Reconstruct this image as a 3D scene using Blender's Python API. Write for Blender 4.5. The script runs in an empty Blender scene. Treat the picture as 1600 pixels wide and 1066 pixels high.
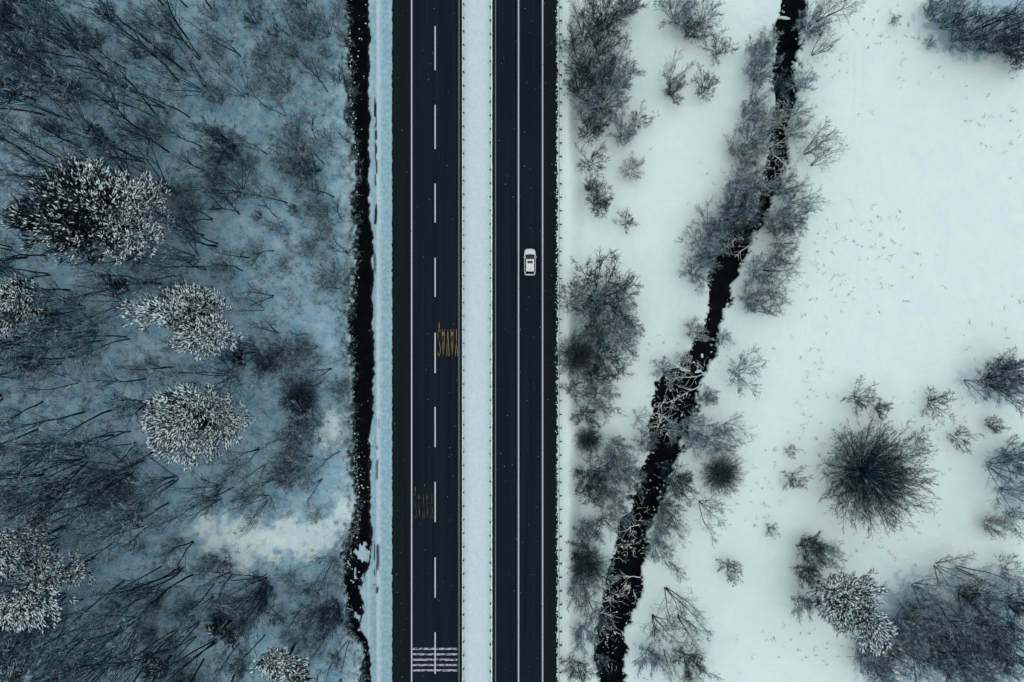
import bpy, math, random
import numpy as np
from mathutils import Vector, Matrix, Euler

rnd = random.Random(7)
scene = bpy.context.scene
COL = scene.collection

# ------------------------------------------------------------------ camera, sky, sun, exposure
H = 106.0                                   # drone height above the road, metres
cam_d = bpy.data.cameras.new('camera')
cam_d.sensor_width = 36.0
cam_d.lens = 36.0 * H / 160.0
cam_d.clip_start = 0.5
cam_d.clip_end = 6000
cam = bpy.data.objects.new('camera', cam_d)
cam.location = (0, 0, H)
COL.objects.link(cam)
scene.camera = cam

SUN_EL, SUN_AZ = math.radians(82), math.radians(70)
world = bpy.data.worlds.new('World')
scene.world = world
world.use_nodes = True
wn = world.node_tree.nodes
wl = world.node_tree.links
wn.clear()
sky = wn.new('ShaderNodeTexSky')
sky.sky_type = 'NISHITA'
sky.sun_disc = False
sky.sun_elevation = SUN_EL
sky.sun_rotation = SUN_AZ
sky.air_density = 1.0
sky.dust_density = 1.6
sky.ozone_density = 2.5
bg = wn.new('ShaderNodeBackground')
bg.inputs['Strength'].default_value = 0.10
wo = wn.new('ShaderNodeOutputWorld')
wl.new(sky.outputs['Color'], bg.inputs['Color'])
wl.new(bg.outputs[0], wo.inputs['Surface'])

sun_d = bpy.data.lights.new('sun', 'SUN')
sun_d.energy = 1.5
sun_d.angle = math.radians(150)
sun_d.color = (1.0, 0.965, 0.76)
sun = bpy.data.objects.new('sun', sun_d)
# lamp shines along its local -Z: point it away from the sun's place in the sky
sdir = Vector((math.sin(SUN_AZ) * math.cos(SUN_EL), math.cos(SUN_AZ) * math.cos(SUN_EL), math.sin(SUN_EL)))
sun.rotation_euler = sdir.to_track_quat('Z', 'Y').to_euler()
sun.location = (0, 0, 60)
COL.objects.link(sun)

vs = scene.view_settings
vs.view_transform = 'Standard'
vs.look = 'None'
vs.exposure = 0.25
vs.gamma = 1.0
vs.use_curve_mapping = False
scene.render.film_transparent = False
scene.cycles.max_bounces = 8
scene.cycles.diffuse_bounces = 6
scene.cycles.transparent_max_bounces = 8
scene.render.filter_size = 1.1
scene.cycles.use_denoising = True

# ------------------------------------------------------------------ small helpers
def at(px, py, z=0.0):
    """world point at height z that the drone sees at photograph pixel px, py"""
    k = 0.1 * (H - z) / H
    return Vector(((px - 800) * k, (533 - py) * k, z))

def lerp(a, b, t):
    return a + (b - a) * t

def smooth(e0, e1, x):
    t = np.clip((x - e0) / (e1 - e0), 0, 1)
    return t * t * (3 - 2 * t)

class VNoise:
    """tiling value noise for numpy arrays"""
    def __init__(self, seed, n=256):
        self.n = n
        self.t = np.random.RandomState(seed).rand(n, n)
    def __call__(self, x, y):
        x = np.asarray(x, float); y = np.asarray(y, float)
        xi = np.floor(x).astype(int); yi = np.floor(y).astype(int)
        fx = x - xi; fy = y - yi
        fx = fx * fx * (3 - 2 * fx); fy = fy * fy * (3 - 2 * fy)
        n = self.n; t = self.t
        a = t[xi % n, yi % n]; b = t[(xi + 1) % n, yi % n]
        c = t[xi % n, (yi + 1) % n]; d = t[(xi + 1) % n, (yi + 1) % n]
        return (a * (1 - fx) + b * fx) * (1 - fy) + (c * (1 - fx) + d * fx) * fy
    def fbm(self, x, y, o=3):
        s = 0; a = 0.5; tot = 0
        for i in range(o):
            s = s + a * self(x * 2 ** i + 17.3 * i, y * 2 ** i + 9.1 * i); tot += a; a *= 0.5
        return s / tot
N1, N2, N3, N4 = VNoise(1), VNoise(2), VNoise(3), VNoise(4)

def mesh_np(name, verts, faces, mats=(), smooth_shade=False):
    """faces: (n,3) or (n,4) int array"""
    verts = np.asarray(verts, np.float32); faces = np.asarray(faces, np.int32)
    k = faces.shape[1]
    m = bpy.data.meshes.new(name)
    m.vertices.add(len(verts)); m.vertices.foreach_set('co', verts.ravel())
    m.loops.add(faces.size); m.loops.foreach_set('vertex_index', faces.ravel())
    m.polygons.add(len(faces))
    m.polygons.foreach_set('loop_start', np.arange(0, faces.size, k, dtype=np.int32))
    try:
        m.polygons.foreach_set('loop_total', np.full(len(faces), k, np.int32))
    except Exception:
        pass
    m.polygons.foreach_set('use_smooth', np.full(len(faces), smooth_shade, bool))
    for mt in mats: m.materials.append(mt)
    m.update(calc_edges=True)
    m.validate()
    return m

class MB:
    """collects polygons for one mesh"""
    def __init__(s): s.v = []; s.f = []; s.mi = []
    def poly(s, pts, mi=0):
        b = len(s.v); s.v += [tuple(p) for p in pts]; s.f.append(tuple(range(b, b + len(pts)))); s.mi.append(mi)
    def box(s, x0, x1, y0, y1, z0, z1, mi=0):
        p = [(x0,y0,z0),(x1,y0,z0),(x1,y1,z0),(x0,y1,z0),(x0,y0,z1),(x1,y0,z1),(x1,y1,z1),(x0,y1,z1)]
        b = len(s.v); s.v += p
        for f in ((0,3,2,1),(4,5,6,7),(0,1,5,4),(1,2,6,5),(2,3,7,6),(3,0,4,7)):
            s.f.append(tuple(b + i for i in f)); s.mi.append(mi)
    def rings(s, rings, mi=0, cap=True):
        b = len(s.v); n = len(rings[0])
        for r in rings: s.v += [tuple(p) for p in r]
        for i in range(len(rings) - 1):
            for j in range(n):
                k = (j + 1) % n
                s.f.append((b+i*n+j, b+i*n+k, b+(i+1)*n+k, b+(i+1)*n+j)); s.mi.append(mi)
        if cap:
            s.f.append(tuple(b + j for j in reversed(range(n)))); s.mi.append(mi)
            e = b + (len(rings) - 1) * n
            s.f.append(tuple(e + j for j in range(n))); s.mi.append(mi)
    def mesh(s, name, mats, sm=False):
        m = bpy.data.meshes.new(name); m.from_pydata(s.v, [], s.f)
        for mt in mats: m.materials.append(mt)
        m.polygons.foreach_set('material_index', s.mi)
        m.polygons.foreach_set('use_smooth', [sm] * len(s.f))
        m.update(); return m

def link(name, data, parent=None, loc=None):
    o = bpy.data.objects.new(name, data); COL.objects.link(o)
    if parent is not None: o.parent = parent
    if loc is not None: o.location = loc
    return o

def tag(o, label, cat, group=None):
    o['label'] = label; o['category'] = cat
    if group: o['group'] = group
    return o

def structure(o): o['kind'] = 'structure'; return o

# ------------------------------------------------------------------ materials
def new_mat(name):
    m = bpy.data.materials.new(name); m.use_nodes = True
    nt = m.node_tree
    return m, nt, nt.nodes['Principled BSDF'], nt.nodes, nt.links

def noise_node(nt, scale, detail=4, rough=0.55, coord='Object'):
    tc = nt.nodes.new('ShaderNodeTexCoord'); n = nt.nodes.new('ShaderNodeTexNoise')
    n.inputs['Scale'].default_value = scale; n.inputs['Detail'].default_value = detail
    n.inputs['Roughness'].default_value = rough
    nt.links.new(tc.outputs[coord], n.inputs['Vector'])
    return n

def ramp(nt, src, p0, c0, p1, c1):
    r = nt.nodes.new('ShaderNodeValToRGB')
    r.color_ramp.elements[0].position = p0; r.color_ramp.elements[0].color = (*c0, 1)
    r.color_ramp.elements[1].position = p1; r.color_ramp.elements[1].color = (*c1, 1)
    nt.links.new(src, r.inputs[0]); return r

def mixc(nt, fac, a, b):
    m = nt.nodes.new('ShaderNodeMix'); m.data_type = 'RGBA'
    if hasattr(fac, 'is_linked') or hasattr(fac, 'links'): nt.links.new(fac, m.inputs[0])
    else: m.inputs[0].default_value = fac
    for s, i in ((a, 6), (b, 7)):
        if isinstance(s, tuple): m.inputs[i].default_value = (*s, 1)
        else: nt.links.new(s, m.inputs[i])
    return m.outputs[2]

SNOW = (0.75, 0.87, 0.82)
SOIL = (0.018, 0.017, 0.019)

def mat_ground():
    m, nt, p, nodes, links = new_mat('snow_ground')
    at_ = nodes.new('ShaderNodeAttribute'); at_.attribute_name = 'bare'
    lt = nodes.new('ShaderNodeAttribute'); lt.attribute_name = 'shade_tint'
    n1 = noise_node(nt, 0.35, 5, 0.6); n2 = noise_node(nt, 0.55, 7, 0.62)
    c = ramp(nt, n1.outputs[0], 0.3, (0.69, 0.825, 0.805), 0.7, SNOW).outputs[0]  # faint colour mottling stands in for shading of the snow's undulations
    # bluish shade of the wood painted into the snow colour, in litter-like patches
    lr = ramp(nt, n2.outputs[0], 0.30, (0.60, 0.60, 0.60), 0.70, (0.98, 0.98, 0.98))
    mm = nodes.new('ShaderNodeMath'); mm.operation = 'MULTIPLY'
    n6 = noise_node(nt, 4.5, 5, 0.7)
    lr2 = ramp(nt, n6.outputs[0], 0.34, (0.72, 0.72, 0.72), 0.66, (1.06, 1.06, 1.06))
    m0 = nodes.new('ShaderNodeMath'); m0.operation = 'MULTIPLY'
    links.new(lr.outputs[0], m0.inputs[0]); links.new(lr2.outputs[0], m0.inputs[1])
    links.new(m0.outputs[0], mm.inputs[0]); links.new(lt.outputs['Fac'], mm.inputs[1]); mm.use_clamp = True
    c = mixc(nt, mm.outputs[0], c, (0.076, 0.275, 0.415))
    # ploughed slush: grey, packed, gritty
    dt = nodes.new('ShaderNodeAttribute'); dt.attribute_name = 'slush'
    n5 = noise_node(nt, 1.6, 8, 0.75)
    sl = ramp(nt, n5.outputs[0], 0.38, (0.13, 0.27, 0.35), 0.62, (0.27, 0.45, 0.54)).outputs[0]
    c = mixc(nt, dt.outputs['Fac'], c, sl)
    n3 = noise_node(nt, 2.2, 4, 0.6)
    soil = ramp(nt, n3.outputs[0], 0.35, (0.0025, 0.004, 0.006), 0.7, (0.012, 0.0125, 0.0135)).outputs[0]
    c = mixc(nt, at_.outputs['Fac'], c, soil)
    links.new(c, p.inputs['Base Color'])
    p.inputs['Roughness'].default_value = 0.75
    p.inputs['Specular IOR Level'].default_value = 0.25
    b = nodes.new('ShaderNodeBump'); b.inputs['Strength'].default_value = 0.7; b.inputs['Distance'].default_value = 0.3
    n4 = noise_node(nt, 1.0, 8, 0.68)
    links.new(n4.outputs[0], b.inputs['Height']); links.new(b.outputs[0], p.inputs['Normal'])
    return m

def mat_asphalt(name, dark, light):
    m, nt, p, nodes, links = new_mat(name)
    tc = nodes.new('ShaderNodeTexCoord'); mp = nodes.new('ShaderNodeMapping')
    mp.inputs['Scale'].default_value = (1.6, 0.03, 1)
    n1 = nodes.new('ShaderNodeTexNoise'); n1.inputs['Scale'].default_value = 1.0; n1.inputs['Detail'].default_value = 4
    links.new(tc.outputs['Object'], mp.inputs[0]); links.new(mp.outputs[0], n1.inputs['Vector'])
    n2 = noise_node(nt, 2.2, 8, 0.75)
    ad = nodes.new('ShaderNodeMath'); ad.operation = 'ADD'
    links.new(n1.outputs[0], ad.inputs[0]); links.new(n2.outputs[0], ad.inputs[1])
    ha = nodes.new('ShaderNodeMath'); ha.operation = 'MULTIPLY'; ha.inputs[1].default_value = 0.5
    links.new(ad.outputs[0], ha.inputs[0])
    r = ramp(nt, ha.outputs[0], 0.36, dark, 0.64, light)
    links.new(r.outputs[0], p.inputs['Base Color'])
    p.inputs['Roughness'].default_value = 0.8
    p.inputs['Specular IOR Level'].default_value = 0.06
    b = nodes.new('ShaderNodeBump'); b.inputs['Strength'].default_value = 0.3; b.inputs['Distance'].default_value = 0.02
    n3 = noise_node(nt, 40, 3)
    links.new(n3.outputs[0], b.inputs['Height']); links.new(b.outputs[0], p.inputs['Normal'])
    return m

def mat_paint(name, col, wear, under=(0.0055, 0.011, 0.0165), scale=6.0, ystretch=1.0):
    m, nt, p, nodes, links = new_mat(name)
    tc = nodes.new('ShaderNodeTexCoord'); mp = nodes.new('ShaderNodeMapping')
    mp.inputs['Scale'].default_value = (1, ystretch, 1)
    n = nodes.new('ShaderNodeTexNoise'); n.inputs['Scale'].default_value = scale; n.inputs['Detail'].default_value = 5
    n.inputs['Roughness'].default_value = 0.65
    links.new(tc.outputs['Object'], mp.inputs[0]); links.new(mp.outputs[0], n.inputs['Vector'])
    r = ramp(nt, n.outputs[0], wear - 0.09, under, wear + 0.09, col)
    links.new(r.outputs[0], p.inputs['Base Color'])
    p.inputs['Roughness'].default_value = 0.7
    p.inputs['Specular IOR Level'].default_value = 0.2
    return m

def mat_bark(name, dark, light, snow_lo, snow_hi, snow_amt):
    """bark with snow lying on the faces that look up"""
    m, nt, p, nodes, links = new_mat(name)
    n = noise_node(nt, 3.0, 3)
    c = ramp(nt, n.outputs[0], 0.3, dark, 0.7, light).outputs[0]
    g = nodes.new('ShaderNodeNewGeometry'); sx = nodes.new('ShaderNodeSeparateXYZ')
    links.new(g.outputs['True Normal'], sx.inputs[0])
    mr = nodes.new('ShaderNodeMapRange'); mr.interpolation_type = 'SMOOTHSTEP'
    mr.inputs['From Min'].default_value = 0.35; mr.inputs['From Max'].default_value = 0.8
    links.new(sx.outputs['Z'], mr.inputs['Value'])
    n2 = noise_node(nt, 1.4, 3)
    r2 = ramp(nt, n2.outputs[0], snow_lo, (0, 0, 0), snow_hi, (1, 1, 1))
    mu = nodes.new('ShaderNodeMath'); mu.operation = 'MULTIPLY'
    links.new(mr.outputs[0], mu.inputs[0]); links.new(r2.outputs[0], mu.inputs[1])
    mu2 = nodes.new('ShaderNodeMath'); mu2.operation = 'MULTIPLY'; mu2.inputs[1].default_value = snow_amt
    links.new(mu.outputs[0], mu2.inputs[0])
    c = mixc(nt, mu2.outputs[0], c, SNOW)
    links.new(c, p.inputs['Base Color'])
    p.inputs['Roughness'].default_value = 0.85
    p.inputs['Specular IOR Level'].default_value = 0.1
    return m

def mat_plain(name, col, rough=0.6, metal=0.0, spec=0.5, var=0.0, scale=4.0):
    m, nt, p, nodes, links = new_mat(name)
    if var > 0:
        n = noise_node(nt, scale, 4)
        r = ramp(nt, n.outputs[0], 0.3, tuple(c * (1 - var) for c in col), 0.7, tuple(min(1, c * (1 + var)) for c in col))
        links.new(r.outputs[0], p.inputs['Base Color'])
    else:
        p.inputs['Base Color'].default_value = (*col, 1)
    p.inputs['Roughness'].default_value = rough
    p.inputs['Metallic'].default_value = metal
    p.inputs['Specular IOR Level'].default_value = spec
    return m

def mat_water():
    m, nt, p, nodes, links = new_mat('dark_water')
    n = noise_node(nt, 0.8, 4)
    r = ramp(nt, n.outputs[0], 0.35, (0.0008, 0.0018, 0.0035), 0.7, (0.003, 0.005, 0.008))
    links.new(r.outputs[0], p.inputs['Base Color'])
    p.inputs['Roughness'].default_value = 0.12
    p.inputs['IOR'].default_value = 1.33
    p.inputs['Specular IOR Level'].default_value = 0.03
    b = nodes.new('ShaderNodeBump'); b.inputs['Strength'].default_value = 0.25; b.inputs['Distance'].default_value = 0.05
    n2 = noise_node(nt, 3.0, 3)
    links.new(n2.outputs[0], b.inputs['Height']); links.new(b.outputs[0], p.inputs['Normal'])
    return m

M_ground = mat_ground()
M_lane = mat_asphalt('asphalt_lane', (0.0035, 0.0085, 0.0135), (0.0095, 0.0165, 0.0230))
M_shoulder = mat_asphalt('asphalt_shoulder', (0.0045, 0.0082, 0.0118), (0.0095, 0.0138, 0.018))
M_line = mat_paint('white_road_paint', (0.50, 0.54, 0.58), 0.34)
M_line_old = mat_paint('dirty_road_paint', (0.20, 0.20, 0.21), 0.38)
M_bar = mat_paint('worn_bar_paint', (0.42, 0.45, 0.48), 0.47, scale=1.6, ystretch=2.5)
M_yellow = mat_paint('yellow_road_paint', (0.33, 0.20, 0.045), 0.46, scale=3.0, ystretch=0.5)
M_yellow_old = mat_paint('faded_yellow_road_paint', (0.25, 0.14, 0.03), 0.56, scale=2.6, ystretch=0.4)
M_steel = mat_plain('galvanised_steel', (0.16, 0.19, 0.21), 0.5, 0.4, 0.4, 0.25, 1.5)
M_snowcap = mat_plain('snow_cap', SNOW, 0.8, 0, 0.2, 0.05, 3)
M_post = mat_plain('weathered_steel_post', (0.035, 0.05, 0.06), 0.6, 0.2, 0.3)
M_water = mat_water()
M_bark = mat_bark('bark', (0.003, 0.010, 0.017), (0.009, 0.022, 0.034), 0.5, 0.66, 0.6)
M_twig = mat_bark('twigs', (0.003, 0.015, 0.027), (0.009, 0.037, 0.060), 0.52, 0.70, 0.45)
M_frost = mat_bark('frosted_twigs', (0.008, 0.046, 0.079), (0.022, 0.102, 0.160), 0.41, 0.60, 0.78)
M_laden = mat_bark('snow_laden_branch', (0.006, 0.010, 0.015), (0.02, 0.028, 0.036), 0.28, 0.44, 1.0)
M_needle = mat_plain('dark_needles', (0.004, 0.011, 0.015), 0.8, 0, 0.1, 0.35, 2)
M_needle_b = mat_plain('olive_needles', (0.006, 0.012, 0.013), 0.8, 0, 0.1, 0.35, 2)
M_tuft = mat_plain('snow_on_needles', (0.76, 0.94, 0.97), 0.8, 0, 0.2, 0.10, 2)
M_car = mat_plain('white_car_paint', (0.62, 0.66, 0.67), 0.3, 0, 0.5)
M_glass = mat_plain('dark_car_glass', (0.006, 0.009, 0.012), 0.08, 0, 0.35)
M_tyre = mat_plain('tyre_rubber', (0.012, 0.012, 0.013), 0.8)
M_rim = mat_plain('alloy_rim', (0.35, 0.36, 0.37), 0.35, 0.8)
M_trim = mat_plain('black_trim', (0.015, 0.016, 0.018), 0.5)
M_lamp = mat_plain('headlight_lens', (0.55, 0.6, 0.62), 0.1)
M_tail = mat_plain('tail_light_lens', (0.13, 0.03, 0.03), 0.25)
M_plate = mat_plain('licence_plate', (0.7, 0.7, 0.68), 0.5)
M_weed = mat_plain('dry_stalks', (0.02, 0.03, 0.036), 0.9, 0, 0.1, 0.4, 1)

# ------------------------------------------------------------------ terrain: fields of photograph columns/rows turned into metres
FIELD_Z, CREEK_Z, DITCH_Z = -1.5, -2.35, -0.55
KD = 10 * H / (H - DITCH_Z); KC = 10 * H / (H - CREEK_Z)
dl = np.array([(0,540),(50,543),(100,545),(150,547),(200,548),(240,555),(280,557),(330,553),(370,556),(420,552),(470,547),(510,541),
  (540,546),(580,549),(620,550),(680,550),(730,552),(770,556),(800,558),(830,553),(850,545),(880,537),(910,534),(930,540),(960,541),
  (990,545),(1005,564),(1030,567),(1066,568)], float)
dr = np.array([(0,580),(60,580),(130,578),(200,578),(240,576),(300,580),(350,580),(390,585),(430,584),(500,584),(560,585),(620,585),
  (660,581),(700,580),(760,581),(800,581),(840,582),(855,582),(880,577),(900,570),(920,566),(940,569),(960,567),(980,566),(992,572),
  (1000,579),(1030,581),(1066,581)], float)
cl = np.array([(0,1224),(20,1222),(35,1211),(70,1212),(100,1210),(150,1211),(180,1209),(210,1204),(240,1199),(270,1192),(300,1186),
  (330,1178),(350,1160),(365,1138),(385,1118),(400,1113),(420,1114),(450,1109),(480,1105),(510,1099),(540,1083),(565,1071),(574,1068),
  (580,1040),(600,1030),(640,1021),(680,1019),(710,1018),(740,1004),(780,985),(820,977),(860,961),(900,954),(920,947),(950,944),
  (980,936),(1010,933),(1066,939)], float)
cr = np.array([(0,1254),(20,1252),(35,1250),(70,1245),(100,1243),(150,1240),(180,1236),(210,1232),(240,1228),(270,1222),(300,1214),
  (330,1201),(350,1190),(370,1175),(400,1160),(420,1154),(450,1142),(480,1135),(510,1124),(540,1117),(570,1106),(590,1099),(600,1091),(640,1089),
  (660,1078),(680,1069),(710,1059),(740,1045),(780,1026),(820,1014),(860,1005),(900,1000),(920,1002),(950,989),(980,976),(1010,974),(1066,976)], float)

def terrain(X, Y):
    """height, bare-soil mask, painted floor-shade mask for world points"""
    X = np.asarray(X, float); Y = np.asarray(Y, float)
    px = 800 + X * 10; py = 533 - Y * 10
    fine = N3.fbm(X * 1.1, Y * 1.1, 3) - 0.5
    mid = N1.fbm(X * 0.16, Y * 0.16, 3) - 0.5
    # left wood
    wood = 0.25 + np.clip((545 - px) / 545, 0, 3) * 0.9 + mid * 0.7 + fine * 0.22
    # verge strip left of the road
    rag = (N2(Y * 2.1, X * 0 + 3.3) - 0.5) * 2.0 + (N4(Y * 6.3, X * 0 + 1.7) - 0.5) * 1.4
    verge = 0.10 + 0.07 * smooth(583, 590, px) * (1 - smooth(592, 600, px)) + fine * 0.04
    # gutter channel in the verge, melted out in places
    gm = smooth(0.56, 0.66, N1(Y * 0.22 + 5.0, Y * 0 + 2.2)) * np.where((py > 90) & (py < 350), 1, 0.0)
    gm = np.maximum(gm, np.where((py > 205) & (py < 290), 0.9, 0))
    gm = np.maximum(gm, np.where((py > 655) & (py < 750), 0.7, 0))
    gm = np.maximum(gm, np.where((py > 845) & (py < 935), 0.9, 0))
    gm = np.maximum(gm, np.where((py > 385) & (py < 440), 0.7, 0))
    gw = 1 - smooth(1.5, 2.7, np.abs(px - 587.3 - (N2(Y * 0.5, Y * 0 + 8.1) - 0.5) * 2.0 - np.where((py > 640), 2, 0) + np.where((py > 370) & (py < 450), 2, 0)))
    gutter = gm * gw * smooth(0.30, 0.50, N4(X * 2.0, Y * 0.9))
    gutter2 = np.where((py > 850) & (py < 915), 1, 0) * (1 - smooth(0.6, 1.4, np.abs(px - 585.0))) * smooth(0.35, 0.5, N4(X * 2, Y * 1.3))
    gutter = np.maximum(gutter, gutter2)
    verge = verge - 0.12 * gutter
    z = np.where(px < 566, wood, verge)
    tq = smooth(557, 585, px)
    z = np.where(px < 613.3, wood * (1 - tq) + verge * tq, z)
    # road bed, median, right verge
    bed = -0.25
    med = 0.10 + 0.05 * np.sin(np.clip((px - 724) / 43, 0, 1) * math.pi) + fine * 0.05 - 0.08 * (1 - smooth(723, 726, px)) - 0.10 * smooth(765.0, 767.5, px)
    e1 = 613.0 + rag
    road_l = smooth(e1 - 0.8, e1 + 0.8, px)
    z = z * (1 - road_l) + bed * road_l
    ml = smooth(721.6, 722.6, px + rag * 0.25); mr = smooth(768.8, 769.8, px - rag * 0.35)
    z = z * (1 - ml) + med * ml
    z = z * (1 - mr) + bed * mr
    bank = 0.10 + 0.06 * smooth(874, 880, px) - 0.02 + fine * 0.06
    fld = FIELD_Z + mid * 0.45 + fine * 0.10 + (N2(X * 2.7, Y * 2.7) - 0.5) * 0.05
    foot = 912 + (N1(Y * 0.09, Y * 0 + 7) - 0.5) * 14
    t = smooth(886, foot, px)
    right = bank * (1 - t) + fld * t
    ragr = (N2(Y * 1.7, Y * 0 + 6.6) - 0.5) * 3.0 + (N4(Y * 5.1, X * 2.0) - 0.5) * 3.6
    er = 870.8 + ragr
    rr = smooth(er - 0.8, er + 0.8, px)
    z = z * (1 - rr) + right * rr
    # farm-track ruts across the top of the field
    for c0 in (1341, 1354):
        ln = c0 + (py - 40) * -0.02
        z = z - 0.11 * np.exp(-((px - ln) / 2.0) ** 2) * (1 - smooth(120, 260, py))
    # ditch
    pd = 800 + X * KD; qd = 533 - Y * KD
    L = np.interp(qd, dl[:, 0], dl[:, 1]); R = np.interp(qd, dr[:, 0], dr[:, 1])
    jl = (N1(Y * .4, X * .4) - 0.5) * 1.2 + (N4(Y * 1.6, X * 1.6) - 0.5) * 1.0 + (N2(Y * 3.7, X * 3.7) - 0.5) * 0.5
    dd = np.minimum(pd - L, (R - pd) * .55) / 10
    dd = np.where(pd - L < (R - pd) * .55, dd + jl, dd + jl * 0.22 - .18)
    # snow lumps left in the channel lower down
    isl = (1 - smooth(0.7, 1.1, np.sqrt(((pd - 567) / 10) ** 2 + ((qd - 866) / 17) ** 2) + (N4(X * 1.3, Y * 1.3) - 0.5) * 1.3 + (N2(X * 3.1, Y * 3.1) - .5) * 1.1))
    isl = np.maximum(isl, smooth(0.68, 0.74, N4(X * 1.5 + 9, Y * 1.5)) * np.where((qd > 855) & (qd < 995), 1, 0) * smooth(548, 556, pd))
    dm = smooth(-0.35, 0.35, dd)
    z = z * (1 - dm) + (DITCH_Z - 0.45) * dm
    z = np.maximum(z, np.where((isl > 0) & (dd > -0.4), DITCH_Z - 0.4 + 0.55 * isl, -99))
    # creek
    pc = 800 + X * KC; qc = 533 - Y * KC
    L = np.interp(qc, cl[:, 0], cl[:, 1]); R = np.interp(qc, cr[:, 0], cr[:, 1])
    jc = (N1(Y * .45, X * .45) - 0.5) * 1.3 + (N4(Y * 1.2, X * 1.2) - 0.5) * 0.9 + (N2(Y * 3.1, X * 3.1) - 0.5) * 0.8
    dc = np.minimum(pc - L, R - pc) / 10 + jc
    cm = smooth(-0.55, 0.45, dc)
    cb = smooth(-4.5, -0.5, dc)
    z = z - cb * 0.30 * np.where(px > 905, 1, 0)
    z = z * (1 - cm) + (CREEK_Z - 0.6) * cm
    # snow bridge near the top
    br = np.exp(-((qc - 27 - (pc - 1215) * 0.12) / 3.2) ** 2) * (1 - smooth(1226, 1246, pc)) * smooth(1200, 1212, pc)
    br = np.maximum(br, np.exp(-((pc - 1097) / 2.3) ** 2 - ((qc - 556) / 6.5) ** 2))
    br = np.maximum(br, 0.95 * np.exp(-((qc - 577 - (pc - 1068) * 0.15) / 4.0) ** 2) * np.where((pc > 1062) & (pc < 1102), 1, 0) * smooth(0.42, 0.62, N4(X * 1.7, Y * 1.7)))
    z = np.where(br > 0.2, np.maximum(z, CREEK_Z - 0.5 + 0.9 * br), z)
    bare = np.maximum(smooth(.10, .22, dm) * (isl < .25), smooth(.2, .34, cm) * (br < .25))
    slush = smooth(560, 584, px) * (px < 614.5) * (.85 - .32 * smooth(587, 590, px) * (1 - smooth(592, 598, px)))
    # the ditch's road-side bank is bare wet earth
    bare = np.maximum(bare, gutter)
    bare = np.maximum(bare, np.where((px > 613) & (px < 720), 1, 0))
    bare = np.maximum(bare, np.where((px > 770) & (px < er - 0.4), 1, 0))
    shade_amt = (1 - .3 * smooth(525, 556, px)) * (px < 575)  # shade of the left wood painted as floor tint, weaker in clearings
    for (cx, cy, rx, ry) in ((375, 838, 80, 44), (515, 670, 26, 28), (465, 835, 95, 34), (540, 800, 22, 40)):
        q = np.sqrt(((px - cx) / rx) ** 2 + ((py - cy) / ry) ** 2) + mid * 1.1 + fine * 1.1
        shade_amt = shade_amt * (.28 + .72 * smooth(0.62, 1.2, q))
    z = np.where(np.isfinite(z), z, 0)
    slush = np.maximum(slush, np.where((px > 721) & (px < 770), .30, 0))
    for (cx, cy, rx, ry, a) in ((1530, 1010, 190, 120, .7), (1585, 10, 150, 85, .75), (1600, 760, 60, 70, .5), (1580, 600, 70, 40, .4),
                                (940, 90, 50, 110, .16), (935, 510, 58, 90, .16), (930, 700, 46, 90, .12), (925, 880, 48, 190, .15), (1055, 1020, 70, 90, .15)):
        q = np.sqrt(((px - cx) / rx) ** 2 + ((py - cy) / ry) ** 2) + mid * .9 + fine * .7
        shade_amt = np.maximum(shade_amt, a * (1 - smooth(.62, .92, q)))  # same painted tint around the right-hand woods and the tree row
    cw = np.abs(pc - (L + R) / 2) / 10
    shade_amt = np.maximum(shade_amt, np.where(px > 905,   .10 * (1 - smooth(2.5, 8.5, cw + mid * 4)), 0))
    return z, bare, shade_amt, slush

def ground_z(x, y):
    return float(terrain(np.array([x]), np.array([y]))[0][0])

def axis(lo, hi, step, extra=()):
    a = list(np.arange(lo, hi + 1e-6, step))
    for e0, e1, s in extra: a += list(np.arange(e0, e1 + 1e-6, s))
    a = np.array(sorted(a)); keep = [a[0]]
    for v in a[1:]:
        if v - keep[-1] > 0.035: keep.append(v)
    return np.array(keep)
far = [90, 100, 115, 135, 170, 230, 330, 500, 800, 1300, 2000]
xs = axis(-84, 84, 0.27, ((-24.5, -20.8, 0.1), (-19.2, -18.4, 0.08), (-8.2, -7.4, 0.08), (-3.6, -2.9, 0.08), (6.4, 8.0, 0.1)))
ys = axis(-57, 57, 0.24)
xs = np.concatenate([[-f for f in reversed(far)], xs, far])
fy = [62, 70, 80, 95, 120, 150, 200, 300, 500, 800, 1300, 2000]
ys = np.concatenate([[-f for f in reversed(fy)], ys, fy])
GX, GY = np.meshgrid(xs, ys, indexing='ij')
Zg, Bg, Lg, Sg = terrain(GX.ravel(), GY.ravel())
nx, ny = len(xs), len(ys)
ii = np.arange(nx * ny).reshape(nx, ny)
quads = np.stack([ii[:-1, :-1], ii[1:, :-1], ii[1:, 1:], ii[:-1, 1:]], -1).reshape(-1, 4)
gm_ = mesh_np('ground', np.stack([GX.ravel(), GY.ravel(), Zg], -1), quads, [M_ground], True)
for nm, arr in (('bare', Bg), ('shade_tint', Lg), ('slush', Sg)):
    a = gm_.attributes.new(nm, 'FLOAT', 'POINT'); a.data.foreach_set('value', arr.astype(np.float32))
structure(link('ground', gm_))

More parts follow.
